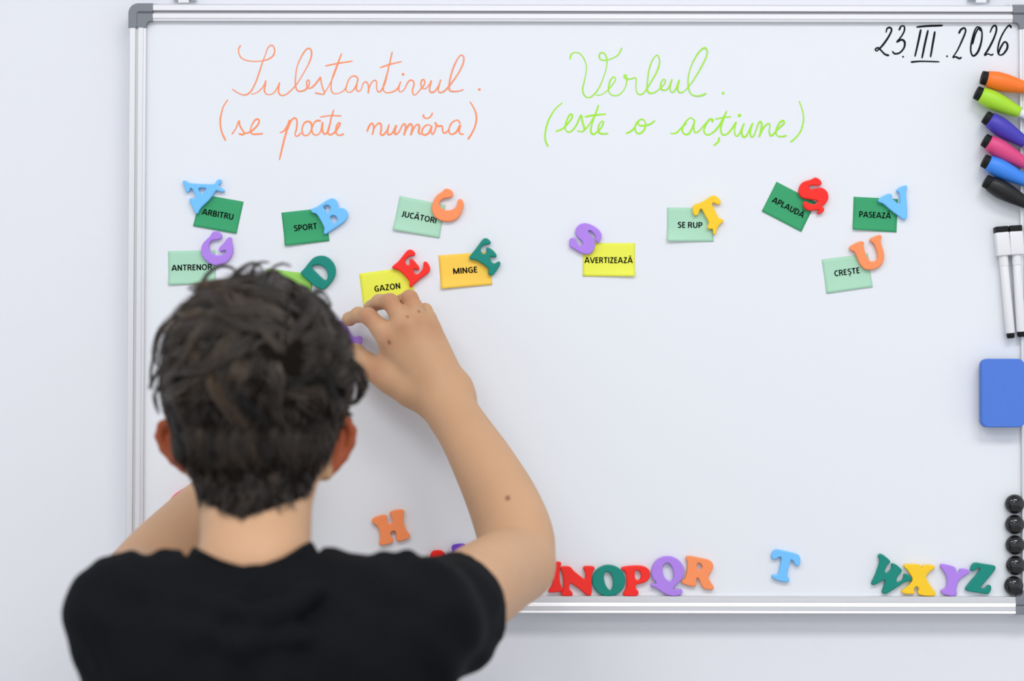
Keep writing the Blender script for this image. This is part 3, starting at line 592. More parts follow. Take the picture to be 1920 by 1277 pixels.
e2 = link('foam_body', m, mat('blue_foam', srgb(76, 122, 214), 0.7, bump=(700, 0.25, 0.0006), vary=0.04, vscale=300), ER); sharp(e2, 50)

R_D = 18.2 * 2.2 / FPX
for k, (u, v, lb) in enumerate(((1903.3, 945.3, 'topmost of the column'), (1903.3, 983.7, 'second from the top'), (1904.0, 1022.2, 'middle of the column'), (1905.0, 1060.6, 'second from the bottom'), (1901.5, 1098.7, 'bottom one just above the frame'))):
    q = P(u, v, 0.006)
    prof = [(0.0, R_D * 0.90), (0.0022, R_D * 0.97), (0.0036, R_D)] + [(0.0036 + R_D * 0.80 * math.sin(t), R_D * math.cos(t)) for t in np.radians([12, 24, 36, 48, 58, 67, 75, 82, 87])]
    m = lathe_mesh(prof, 48)
    for w in m.vertices: w.co = (w.co.y, -w.co.x, w.co.z)
    m.flip_normals()
    o = link('dome_magnet', m, M['black'], loc=(q.x, -0.0002, q.z)); sharp(o, 60)
    tag(o, 'glossy black dome magnet, ' + lb + ' by the right frame', 'magnet', 'black dome magnets in a column')
# ------------------------------------------------------------------ signed distance modelling for the body and the clothes
def V3(u, v, d): return np.array(P(u, v, d), np.float64)
class Field:
    """A signed distance field on a grid; round cones and ellipsoids are blended smoothly, then surface nets turn it into one mesh."""
    def __init__(self, lo, hi, h):
        self.lo = np.array(lo); self.h = h
        self.n = np.ceil((np.array(hi) - self.lo) / h).astype(int) + 1
        self.f = np.full(self.n, 9.0, np.float32)
    def block(self, lo, hi):
        a = np.clip(np.floor((lo - self.lo) / self.h).astype(int), 0, self.n)
        b = np.clip(np.ceil((hi - self.lo) / self.h).astype(int) + 1, 0, self.n)
        sl = tuple(slice(x, y) for x, y in zip(a, b))
        ax = [(self.lo[i] + self.h * np.arange(a[i], b[i])).astype(np.float32) for i in range(3)]
        return sl, ax[0][:, None, None], ax[1][None, :, None], ax[2][None, None, :]
    def blend(self, sl, d, k, mode):
        f = self.f[sl]
        if mode == 'add':
            if k > 0:
                t = np.clip(0.5 + 0.5 * (f - d) / k, 0, 1); self.f[sl] = f + (d - f) * t - k * t * (1 - t)
            else: self.f[sl] = np.minimum(f, d)
        else:                                          # carve d away
            d = -d
            if k > 0:
                t = np.clip(0.5 - 0.5 * (f - d) / k, 0, 1); self.f[sl] = f + (d - f) * t + k * t * (1 - t)
            else: self.f[sl] = np.maximum(f, d)
    def cone(self, a, b, ra, rb, k=0.01, mode='add', squash=None):
        a = np.asarray(a, float); b = np.asarray(b, float); m = max(ra, rb) + k + 4 * self.h
        sl, X, Y, Z = self.block(np.minimum(a, b) - m, np.maximum(a, b) + m)
        ba = b - a; L = float(ba @ ba) + 1e-12
        t = np.clip(((X - a[0]) * ba[0] + (Y - a[1]) * ba[1] + (Z - a[2]) * ba[2]) / L, 0, 1)
        qx, qy, qz = X - a[0] - t * ba[0], Y - a[1] - t * ba[1], Z - a[2] - t * ba[2]
        if squash is not None:                         # thinner along a unit direction
            s, fac = np.asarray(squash[0], float), squash[1]
            dp = qx * s[0] + qy * s[1] + qz * s[2]; g = (1 / fac - 1)
            qx, qy, qz = qx + dp * g * s[0], qy + dp * g * s[1], qz + dp * g * s[2]
        d = np.sqrt(qx * qx + qy * qy + qz * qz) - (ra + (rb - ra) * t)
        self.blend(sl, d, k, mode)
    def chain(self, pts, k=0.006):
        for (a, ra), (b, rb) in zip(pts[:-1], pts[1:]): self.cone(a, b, ra, rb, k)
    def limb(self, pts, k=0.003):
        q = catmull(np.array([list(p) + [r] for p, r in pts]), 5)
        for a, b in zip(q[:-1], q[1:]): self.cone(a[:3], b[:3], a[3], b[3], k)
    def ellipsoid(self, c, r, R=None, k=0.01, mode='add'):
        c = np.asarray(c, float); r = np.asarray(r, float); m = r.max() + k + 4 * self.h
        sl, X, Y, Z = self.block(c - m, c + m)
        X, Y, Z = X - c[0], Y - c[1], Z - c[2]
        if R is not None:
            R = np.asarray(R); X, Y, Z = (R[0, 0] * X + R[1, 0] * Y + R[2, 0] * Z, R[0, 1] * X + R[1, 1] * Y + R[2, 1] * Z, R[0, 2] * X + R[1, 2] * Y + R[2, 2] * Z)
        k0 = np.sqrt((X / r[0]) ** 2 + (Y / r[1]) ** 2 + (Z / r[2]) ** 2) + 1e-6
        k1 = np.sqrt((X / r[0] ** 2) ** 2 + (Y / r[1] ** 2) ** 2 + (Z / r[2] ** 2) ** 2) + 1e-6
        self.blend(sl, k0 * (k0 - 1) / k1, k, mode)
    def plane(self, p, n, k=0.0, near=None):
        """keep the side that n points away from; near = (centre, radius) limits the cut"""
        p = np.asarray(p, float); n = np.asarray(n, float) / np.linalg.norm(n)
        c, r = near
        sl, X, Y, Z = self.block(np.asarray(c) - r, np.asarray(c) + r)
        d = (X - p[0]) * n[0] + (Y - p[1]) * n[1] + (Z - p[2]) * n[2]
        rr = np.sqrt((X - c[0]) ** 2 + (Y - c[1]) ** 2 + (Z - c[2]) ** 2) - r
        self.blend(sl, np.maximum(-d, rr), k, 'sub')
    def grid(self):
        ax = [(self.lo[i] + self.h * np.arange(self.n[i])).astype(np.float32) for i in range(3)]
        return ax[0][:, None, None], ax[1][None, :, None], ax[2][None, None, :]
    def mesh(self):
        f = self.f; neg = f < 0; nx, ny, nz = f.shape
        corners = [(i, j, k) for i in (0, 1) for j in (0, 1) for k in (0, 1)]
        cnt = np.zeros((nx - 1, ny - 1, nz - 1), np.int8)
        for i, j, k in corners: cnt += neg[i:nx - 1 + i, j:ny - 1 + j, k:nz - 1 + k]
        act = (cnt > 0) & (cnt < 8)
        I, J, K = np.nonzero(act)
        idx = np.full(act.shape, -1, np.int32); idx[I, J, K] = np.arange(len(I))
        acc = np.zeros((len(I), 3)); num = np.zeros(len(I))
        for a in range(3):
            for o1 in (0, 1):
                for o2 in (0, 1):
                    o = [0, 0, 0]; o[(a + 1) % 3] = o1; o[(a + 2) % 3] = o2
                    e = o.copy(); e[a] = 1
                    f0 = f[I + o[0], J + o[1], K + o[2]].astype(float); f1 = f[I + e[0], J + e[1], K + e[2]].astype(float)
                    c = (f0 < 0) != (f1 < 0)
                    t = np.where(c, f0 / np.where(c, f0 - f1, 1), 0)
                    pt = np.tile(np.array(o, float), (len(I), 1)); pt[:, a] += t
                    acc[c] += pt[c]; num[c] += 1
        V = self.lo + self.h * (np.stack([I, J, K], 1) + acc / num[:, None])
        F = []
        for a in range(3):
            b, c = (a + 1) % 3, (a + 2) % 3
            sl0 = [slice(None)] * 3; sl1 = [slice(None)] * 3
            sl0[a] = slice(0, -1); sl1[a] = slice(1, None)
            ch = neg[tuple(sl0)] != neg[tuple(sl1)]
            pos = np.stack(np.nonzero(ch), 1)
            pos = pos[(pos[:, b] > 0) & (pos[:, c] > 0) & (pos[:, b] < self.n[b] - 1) & (pos[:, c] < self.n[c] - 1)]
            q = []
            for db, dc in ((1, 1), (0, 1), (0, 0), (1, 0)):
                p = pos.copy(); p[:, b] -= db; p[:, c] -= dc
                q.append(idx[p[:, 0], p[:, 1], p[:, 2]])
            q = np.stack(q, 1)
            s = neg[pos[:, 0], pos[:, 1], pos[:, 2]]
            q[~s] = q[~s][:, ::-1]
            F.append(q)
        F = np.concatenate(F); F = F[(F >= 0).all(1)]
        a, b, c = V[F[:, 0]], V[F[:, 1]], V[F[:, 2]]
        if np.einsum('ij,ij->i', a - V.mean(0), np.cross(b - V.mean(0), c - V.mean(0))).sum() < 0: F = F[:, ::-1].copy()
        return V.astype(np.float32), F

def relax(Vv, F, n=2, w=0.5):
    """a few rounds of neighbour averaging"""
    E_ = np.concatenate([F[:, [0, 1]], F[:, [1, 2]], F[:, [2, 3]], F[:, [3, 0]]])
    for _ in range(n):
        s = np.zeros_like(Vv); c = np.zeros(len(Vv), np.float32)
        for a, b in ((0, 1), (1, 0)):
            for x in range(3): s[:, x] += np.bincount(E_[:, a], Vv[E_[:, b], x], len(Vv))
            c += np.bincount(E_[:, a], minlength=len(Vv))
        Vv = Vv * (1 - w) + w * s / np.maximum(c, 1)[:, None]
    return Vv.astype(np.float32)

def rotz(a): c, s = math.cos(a), math.sin(a); return np.array([[c, -s, 0], [s, c, 0], [0, 0, 1]])
def rotx(a): c, s = math.cos(a), math.sin(a); return np.array([[1, 0, 0], [0, c, -s], [0, s, c]])
def roty(a): c, s = math.cos(a), math.sin(a); return np.array([[c, 0, s], [0, 1, 0], [-s, 0, c]])

# ------------------------------------------------------------------ the boy
HEAD = V3(485, 705, 0.36)
PX_R = 1840 / FPX / 1000                                # metres per pixel at the head's depth
H = 0.0022
bf = Field((-0.455, -0.53, 0.60), (0.06, 0.0, 1.39), H)
NECK_T, NECK_B = V3(482, 905, 0.375), V3(478, 1070, 0.420)
# torso (under the shirt) and hips
bf.cone(V3(478, 1165, 0.425), V3(490, 1260, 0.43), 0.040, 0.068, 0.02)
bf.cone(V3(250, 1145, 0.43), V3(780, 1155, 0.43), 0.027, 0.027, 0.012)
for uu in (375, 615): bf.cone(V3(uu, 1240, 0.43), V3(uu + (490 - uu) * 0.2, 1900, 0.43), 0.060, 0.066, 0.04)
bf.ellipsoid(np.array([HEAD[0] - 0.002, -0.43, 0.70]), (0.115, 0.075, 0.08), k=0.05)
# head
bf.cone(NECK_T, NECK_B, 0.0450, 0.0440, 0.02)
bf.cone(NECK_B, V3(478, 1160, 0.425), 0.0440, 0.042, 0.01)
bf.ellipsoid(HEAD, (0.0700, 0.090, 0.0710), k=0.02)
bf.ellipsoid(V3(480, 800, 0.362), (0.0600, 0.074, 0.058), k=0.03)
bf.ellipsoid(V3(483, 868, 0.318), (0.047, 0.052, 0.052), k=0.02)      # jaw
bf.ellipsoid(V3(484, 905, 0.292), (0.020, 0.016, 0.016), k=0.02)      # chin
# face: brow, eye sockets, eyes, nose, lips (turned to the board)
fc = HEAD + np.array([0, 0.088, -0.028])
bf.ellipsoid(fc + np.array([0, -0.006, 0.012]), (0.045, 0.012, 0.008), k=0.012)
for sx in (-1, 1):
    bf.ellipsoid(fc + np.array([sx * 0.029, 0.0, -0.005]), (0.013, 0.010, 0.009), k=0.010, mode='sub')
    bf.ellipsoid(fc + np.array([sx * 0.029, -0.010, -0.005]), (0.0105, 0.0105, 0.0105), k=0.002)
    bf.ellipsoid(fc + np.array([sx * 0.038, -0.020, -0.036]), (0.018, 0.018, 0.018), k=0.02)
bf.cone(fc + np.array([0, -0.001, 0.0]), fc + np.array([0, 0.012, -0.030]), 0.006, 0.009, 0.008)
for sx in (-1, 1): bf.ellipsoid(fc + np.array([sx * 0.009, 0.004, -0.032]), (0.007, 0.008, 0.006), k=0.005)
bf.ellipsoid(fc + np.array([0, -0.004, -0.056]), (0.021, 0.011, 0.0055), k=0.005)
bf.ellipsoid(fc + np.array([0, -0.005, -0.064]), (0.017, 0.011, 0.0055), k=0.005)
# ears
def ear(u, v, sx, lean, rz=0.0):
    c = V3(u, v, 0.352)
    R = roty(lean) @ rotz(sx * math.radians(38))
    E = lambda p: c + R @ np.array([sx * p[0], p[1], p[2]])
    rim = [E(q) for q in ((-0.016, 0.006, 0.012), (-0.006, 0.002, 0.0235), (0.006, -0.001, 0.0245), (0.0125, -0.003, 0.017), (0.0135, -0.003, 0.006), (0.010, -0.002, -0.006), (0.004, -0.001, -0.015), (-0.003, 0.0, -0.0225), (-0.009, 0.002, -0.0235), (-0.014, 0.005, -0.017))]
    rr = (0.0030, 0.0036, 0.0040, 0.0042, 0.0042, 0.0040, 0.0042, 0.0054, 0.0052, 0.0035)
    for i in range(len(rim) - 1): bf.cone(rim[i], rim[i + 1], rr[i], rr[i + 1], 0.002)
    bf.ellipsoid(E((-0.004, 0.0015, 0.001)), (0.0155, 0.0036, 0.021), R, k=0.004)
    bf.ellipsoid(E((-0.010, -0.002, -0.001)), (0.011, 0.0075, 0.017), R, k=0.006)   # the bulge of the concha behind
ear(626, 840, 1, math.radians(11))
ear(337, 842, -1, math.radians(-25))
# right arm (raised, photo right)
SH_R, EL_R, WR_R = V3(792, 1172, 0.43), V3(968, 1056, 0.195), V3(840, 764, 0.066)
arm_t = lambda a, b, t: a + (b - a) * t
bf.limb([(SH_R, 0.031), (arm_t(SH_R, EL_R, 0.25), 0.0345), (arm_t(SH_R, EL_R, 0.55), 0.0370), (arm_t(SH_R, EL_R, 0.85), 0.0355), (EL_R, 0.0335)])
bf.limb([(EL_R, 0.0335), (V3(967, 1008, 0.172), 0.0338), (V3(945, 945, 0.144), 0.0322), (V3(909, 874, 0.114), 0.0286), (V3(870, 808, 0.086), 0.0246), (WR_R, 0.0238)])
bf.ellipsoid(V3(984, 1066, 0.205), (0.018, 0.020, 0.018), k=0.02)      # the elbow's point
# right hand
def pts(*a): return [(V3(*q[:3]), q[3]) for q in a]
KN = [(730, 634, 0.062), (757, 612, 0.066), (783, 606, 0.062), (806, 616, 0.054)]   # knuckles: index .. little finger
wr = [(818, 752, 0.064), (832, 750, 0.067), (846, 746, 0.066), (857, 742, 0.060)]
for (a, b, ra, rb) in ((wr[0], KN[0], 0.0150, 0.0118), (wr[1], KN[1], 0.0150, 0.0118), (wr[2], KN[2], 0.0150, 0.0115), (wr[3], KN[3], 0.0142, 0.0105)):
    bf.cone(V3(*a), V3(*b), ra, rb, 0.012)
bf.cone(V3(800, 735, 0.052), V3(790, 660, 0.046), 0.016, 0.015, 0.016)  # palm
bf.cone(V3(864, 722, 0.06), V3(864, 742, 0.064), 0.0078, 0.0085, 0.014)  # ulna side
# index: stretched to the left, fingertip above the held letter
bf.chain(pts((730, 634, 0.062, 0.0116), (714, 617, 0.060, 0.0092), (691, 593, 0.054, 0.0079), (672, 590, 0.040, 0.0071), (655, 598, 0.024, 0.0064), (652, 600, 0.020, 0.0060)), 0.004)
bf.chain(pts((757, 612, 0.066, 0.0110), (746, 588, 0.064, 0.0086), (731, 566, 0.058, 0.0081), (711, 566, 0.042, 0.0073), (696, 576, 0.022, 0.0066), (692, 580, 0.016, 0.0062)), 0.003)
bf.chain(pts((783, 606, 0.062, 0.0106), (778, 580, 0.060, 0.0086), (768, 559, 0.053, 0.0079), (752, 566, 0.036, 0.0071), (740, 578, 0.019, 0.0064), (737, 582, 0.014, 0.006)), 0.003)
bf.chain(pts((806, 616, 0.054, 0.0100), (803, 598, 0.052, 0.0080), (797, 582, 0.046, 0.0069), (788, 586, 0.032, 0.0062), (780, 594, 0.018, 0.0057), (778, 597, 0.013, 0.0053)), 0.003)
# thumb: from the side of the palm near the wrist, reaching left towards the letter
bf.chain(pts((806, 748, 0.056, 0.0150), (770, 730, 0.056, 0.0150), (732, 708, 0.054, 0.0128), (705, 695, 0.047, 0.0100), (685, 680, 0.036, 0.0092), (668, 664, 0.022, 0.0078), (664, 659, 0.018, 0.0072)), 0.010)
bf.cone(V3(735, 662, 0.050), V3(745, 708, 0.050), 0.008, 0.011, 0.016)  # web between thumb and index
# left arm (raised in front of the face, photo left)
SH_L, EL_L, WR_L = V3(238, 1138, 0.43), V3(258, 1098, 0.235), V3(428, 915, 0.085)
bf.limb([(SH_L, 0.031), (arm_t(SH_L, EL_L, 0.6), 0.0335), (EL_L, 0.0345)])
bf.limb([(EL_L, 0.0345), (arm_t(EL_L, WR_L, 0.3), 0.0345), (arm_t(EL_L, WR_L, 0.7), 0.0300), (WR_L, 0.0235)])
LK = [(492, 838, 0.060), (504, 850, 0.056), (512, 866, 0.052), (516, 884, 0.047)]
for i, q in enumerate(LK): bf.cone(V3(440 + 3 * i, 900 + 7 * i, 0.082), V3(*q), 0.0145, 0.0108, 0.012)
for i, (q, dx, dy) in enumerate(zip(LK, (38, 44, 42, 34), (-30, -22, -12, -4))):
    bf.chain(pts((*q, 0.0100), (q[0] + dx * 0.55, q[1] + dy * 0.6, q[2] - 0.004, 0.0076), (q[0] + dx * 0.9, q[1] + dy, q[2] - 0.020, 0.0068), (q[0] + dx, q[1] + dy + 6, max(0.014, q[2] - 0.036), 0.0058)), 0.003)
bf.chain(pts((446, 888, 0.074, 0.0145), (462, 850, 0.062, 0.0120), (478, 818, 0.046, 0.0095), (488, 800, 0.030, 0.0080), (494, 792, 0.020, 0.0068)), 0.010)
bv, bq = bf.mesh()
bv = relax(bv, bq, 1, 0.4)
del bf
body_mesh = np_mesh(bv, bq, 'body')
# skin colour: flushed ears with their backlit glow painted in, slightly redder knuckles, a few moles
tint = np.zeros(len(bv), np.float32); mole = np.zeros(len(bv), np.float32)
def near(p, r, s=1.0):
    return np.clip(1 - np.linalg.norm(bv - np.asarray(p, np.float32), axis=1) / r, 0, 1) * s
for u in (636, 652): tint = np.maximum(tint, np.clip(near(V3(u, 836, 0.352), 0.045) * 2.4, 0, 1))
for u in (320, 336): tint = np.maximum(tint, np.clip(near(V3(u, 836, 0.352), 0.045) * 2.4, 0, 1))
side = np.abs(bv[:, 0] - HEAD[0]) > 0.0605
tint *= side
for q in KN: tint = np.maximum(tint, near(V3(q[0], q[1], q[2] + 0.012), 0.02, 0.30))
for q in ((691, 593, 0.062), (731, 566, 0.066), (768, 559, 0.061), (705, 695, 0.056)): tint = np.maximum(tint, near(V3(*q), 0.021, 0.42))
for q, r in (((952, 933, 0.172), 0.0032), ((730, 642, 0.074), 0.0026), ((763, 594, 0.073), 0.0018), ((785, 584, 0.068), 0.0018)):
    dd = np.linalg.norm(bv[:, [0, 2]] - np.array(V3(*q))[[0, 2]].astype(np.float32), axis=1) + (bv[:, 1] > -q[2] + 0.02) * 1.0
    mole = np.maximum(mole, np.clip(1.6 - 1.6 * dd / r, 0, 1))
for nm, arr in (('flush_glow', tint), ('mole', mole)):
    at = body_mesh.attributes.new(nm, 'FLOAT', 'POINT'); at.data.foreach_set('value', arr.astype(np.float32))

SK = mat('skin', (0.57, 0.335, 0.187), 0.52, spec=0.35, bump=(420, 0.12, 0.0006), vary=0.07, vscale=22, sss=0.12)
nt = SK.node_tree; bs = nt.nodes['Principled BSDF']
src = bs.inputs['Base Color'].links[0].from_socket
for nm, col in (('flush_glow', (0.36, 0.08, 0.024, 1)), ('mole', (0.24, 0.10, 0.055, 1))):
    a = nt.nodes.new('ShaderNodeAttribute'); a.attribute_name = nm
    mx = nt.nodes.new('ShaderNodeMix'); mx.data_type = 'RGBA'
    nt.links.new(a.outputs['Fac'], mx.inputs['Factor']); nt.links.new(src, mx.inputs['A']); mx.inputs['B'].default_value = col
    src = mx.outputs['Result']
nt.links.new(src, bs.inputs['Base Color'])

BOY = thing('person', (float(HEAD[0]), -0.43, 0.0), 'person in a black t-shirt seen from behind, right hand raised to the whiteboard', 'person')
OFF = np.array([float(HEAD[0]), -0.43, 0.0], np.float32)
def bodypart(name, Vv, F, m, label=None, parent=None):
    o = link(name, np_mesh(Vv - OFF, F, name), m, parent or BOY, label=label)
    return o
body_mesh.vertices.foreach_set('co', (bv - OFF).ravel()); body_mesh.update()
body = link('body', body_mesh, SK, BOY)

# ------------------------------------------------------------------ t-shirt
sf = Field((-0.47, -0.56, 0.655), (0.02, -0.27, 1.165), 0.0026)
sf.cone(V3(228, 1152, 0.43), V3(800, 1154, 0.43), 0.0410, 0.0410, 0.02)
sf.cone(V3(478, 1130, 0.428), V3(490, 1230, 0.43), 0.055, 0.085, 0.02)
for uu, off in ((338, 60), (652, -50)):
    sf.cone(V3(uu, 1236, 0.428), V3(uu + off, 2000, 0.428), 0.075, 0.080, 0.035)
sf.cone(V3(497, 1260, 0.428), V3(495, 2040, 0.428), 0.088, 0.090, 0.03)
# sleeves
sf.chain([(V3(228, 1152, 0.43), 0.0410), (V3(240, 1156, 0.37), 0.042), (V3(254, 1152, 0.325), 0.0435)], 0.02)
sf.chain([(V3(800, 1154, 0.43), 0.0410), (V3(826, 1147, 0.385), 0.0430), (V3(852, 1140, 0.345), 0.0440), (V3(872, 1132, 0.31), 0.0440)], 0.012)
sf.chain([(V3(782, 1186, 0.43), 0.045), (V3(830, 1178, 0.375), 0.0405), (V3(848, 1168, 0.345), 0.0400)], 0.015)
# folds: soft ridges on the back, the sleeve and the shoulders
def fold(a, b, r, k=0.012): sf.cone(V3(*a), V3(*b), r, r * 0.8, k)
def groove(a, b, r, k=0.012): sf.cone(V3(*a), V3(*b), r, r * 0.8, k, 'sub')
for a, b, r in (((625, 1046, 0.425), (632, 1110, 0.470), 0.008), ((722, 1046, 0.425), (712, 1120, 0.468), 0.008), ((762, 1043, 0.42), (748, 1125, 0.466), 0.006),
                ((245, 1044, 0.425), (262, 1110, 0.470), 0.006), ((305, 1047, 0.425), (288, 1150, 0.482), 0.007), ((338, 1052, 0.43), (318, 1165, 0.49), 0.005),
                ((868, 1200, 0.365), (800, 1262, 0.435), 0.0075), ((878, 1120, 0.375), (862, 1215, 0.400), 0.006), ((905, 1090, 0.35), (905, 1190, 0.37), 0.005)):
    fold((a[0], a[1], a[2] + 0.001), (b[0], b[1], b[2] + 0.004), r)
for q in (((372, 1126, 0.482), (430, 1150, 0.514), (500, 1157, 0.520), (560, 1132, 0.512), (590, 1112, 0.500)), ((350, 1178, 0.506), (450, 1205, 0.524), (560, 1196, 0.524))):
    for a, b in zip(q[:-1], q[1:]): fold((a[0], a[1], a[2] - 0.0065), (b[0], b[1], b[2] - 0.0065), 0.008, 0.014)
X, Y, Z = sf.grid()
w1 = np.sin(X * 62 + 9 * np.sin(Z * 17) + 4 * np.sin(Y * 25)) * 0.0011
w2 = np.sin(Z * 88 + 7 * np.sin(X * 21 + 1.0) + Y * 40) * 0.0013
w3 = np.sin((X * 0.8 + Z) * 190 + 5 * np.sin(X * 60)) * 0.0004
sf.f += (w1 + w2 + w3).astype(np.float32)
# neck opening, sleeve hems, lower hem
sf.cone(V3(478, 960, 0.385), V3(474, 1046, 0.420), 0.054, 0.0545, 0.004, 'sub')
ax_r = V3(868, 1116, 0.335) - V3(800, 1150, 0.43); ax_r /= np.linalg.norm(ax_r)
hem_r = V3(852, 1140, 0.352)
sf.plane(hem_r, ax_r, 0.002, (hem_r + ax_r * 0.06, 0.10))
sf.cone(hem_r - ax_r * 0.03, hem_r + ax_r * 0.02, 0.0385, 0.0395, 0.002, 'sub')
ax_l = V3(256, 1100, 0.24) - V3(238, 1138, 0.43); ax_l /= np.linalg.norm(ax_l)
hem_l = V3(252, 1140, 0.335)
sf.plane(hem_l, ax_l, 0.002, (hem_l + ax_l * 0.06, 0.10))
sf.cone(hem_l - ax_l * 0.03, hem_l + ax_l * 0.02, 0.0385, 0.0395, 0.002, 'sub')
sv, sq = sf.mesh(); del sf
sv = relax(sv, sq, 3, 0.5)
CLOTH = mat('black_cotton', (0.0050, 0.0056, 0.0070), 0.85, spec=0.10, bump=(900, 0.25, 0.0006), vary=0.15, vscale=30)
shirt = bodypart('t_shirt', sv, sq, CLOTH)
# ribbed neckband: closed sweep round the neck
ctl = np.array([V3(*q) for q in ((470, 1075, 0.4745), (415, 1064, 0.466), (372, 1045, 0.444), (362, 1040, 0.410), (400, 1075, 0.376), (470, 1105, 0.366), (545, 1075, 0.376), (585, 1031, 0.410), (574, 1034, 0.444), (530, 1059, 0.466))])
ring = catmull(ctl, 8, closed=True); n = len(ring)
cen = ring.mean(0); T = np.roll(ring, -1, 0) - np.roll(ring, 1, 0); T /= np.linalg.norm(T, axis=1, keepdims=True)
inward = cen - ring; inward[:, 2] = 0; inward /= np.linalg.norm(inward, axis=1, keepdims=True)
upv = np.array([0, 0, 1.0]) * 0.85 + inward * 0.5; upv -= (upv * T).sum(1, keepdims=True) * T; upv /= np.linalg.norm(upv, axis=1, keepdims=True)
out = np.cross(T, upv)
prof = [(math.cos(a), math.sin(a)) for a in np.linspace(0, 2 * math.pi, 14, endpoint=False)]
NV = []
for i in range(n):
    for c, s in prof:
        NV.append(ring[i] + upv[i] * 0.0058 * np.sign(c) * abs(c) ** 0.6 + out[i] * 0.0024 * np.sign(s) * abs(s) ** 0.6)
k = len(prof); NF = [(i * k + j, ((i + 1) % n) * k + j, ((i + 1) % n) * k + (j + 1) % k, i * k + (j + 1) % k) for i in range(n) for j in range(k)]
nb = bodypart('neckband', np.array(NV, np.float32), np.array(NF), CLOTH, parent=shirt)

# trousers and shoes (below the frame)
cx = float(HEAD[0])
tf = Field((cx - 0.17, -0.55, 0.03), (cx + 0.17, -0.31, 0.80), 0.005)
tf.ellipsoid((cx, -0.43, 0.70), (0.123, 0.084, 0.085), k=0.03)
for sx in (-1, 1):
    tf.chain([(np.array([cx + sx * 0.062, -0.43, 0.66]), 0.068), (np.array([cx + sx * 0.072, -0.428, 0.38]), 0.055), (np.array([cx + sx * 0.078, -0.435, 0.075]), 0.045)], 0.03)
tv, tq = tf.mesh(); tv = relax(tv, tq, 2)
bodypart('trousers', tv, tq, mat('navy_denim', (0.02, 0.025, 0.045), 0.9))
for sx in (-1, 1):
    ff = Field((cx + sx * 0.078 - 0.06, -0.50, -0.005), (cx + sx * 0.078 + 0.06, -0.26, 0.10), 0.004)
    ff.cone((cx + sx * 0.078, -0.45, 0.036), (cx + sx * 0.09, -0.315, 0.028), 0.035, 0.027, 0.02)
    ff.cone((cx + sx * 0.078, -0.435, 0.04), (cx + sx * 0.078, -0.435, 0.07), 0.034, 0.036, 0.02)
    fv, fq = ff.mesh(); fv[:, 2] = np.maximum(fv[:, 2], 0.001)
    bodypart('shoe', fv, fq, M['whitep'])
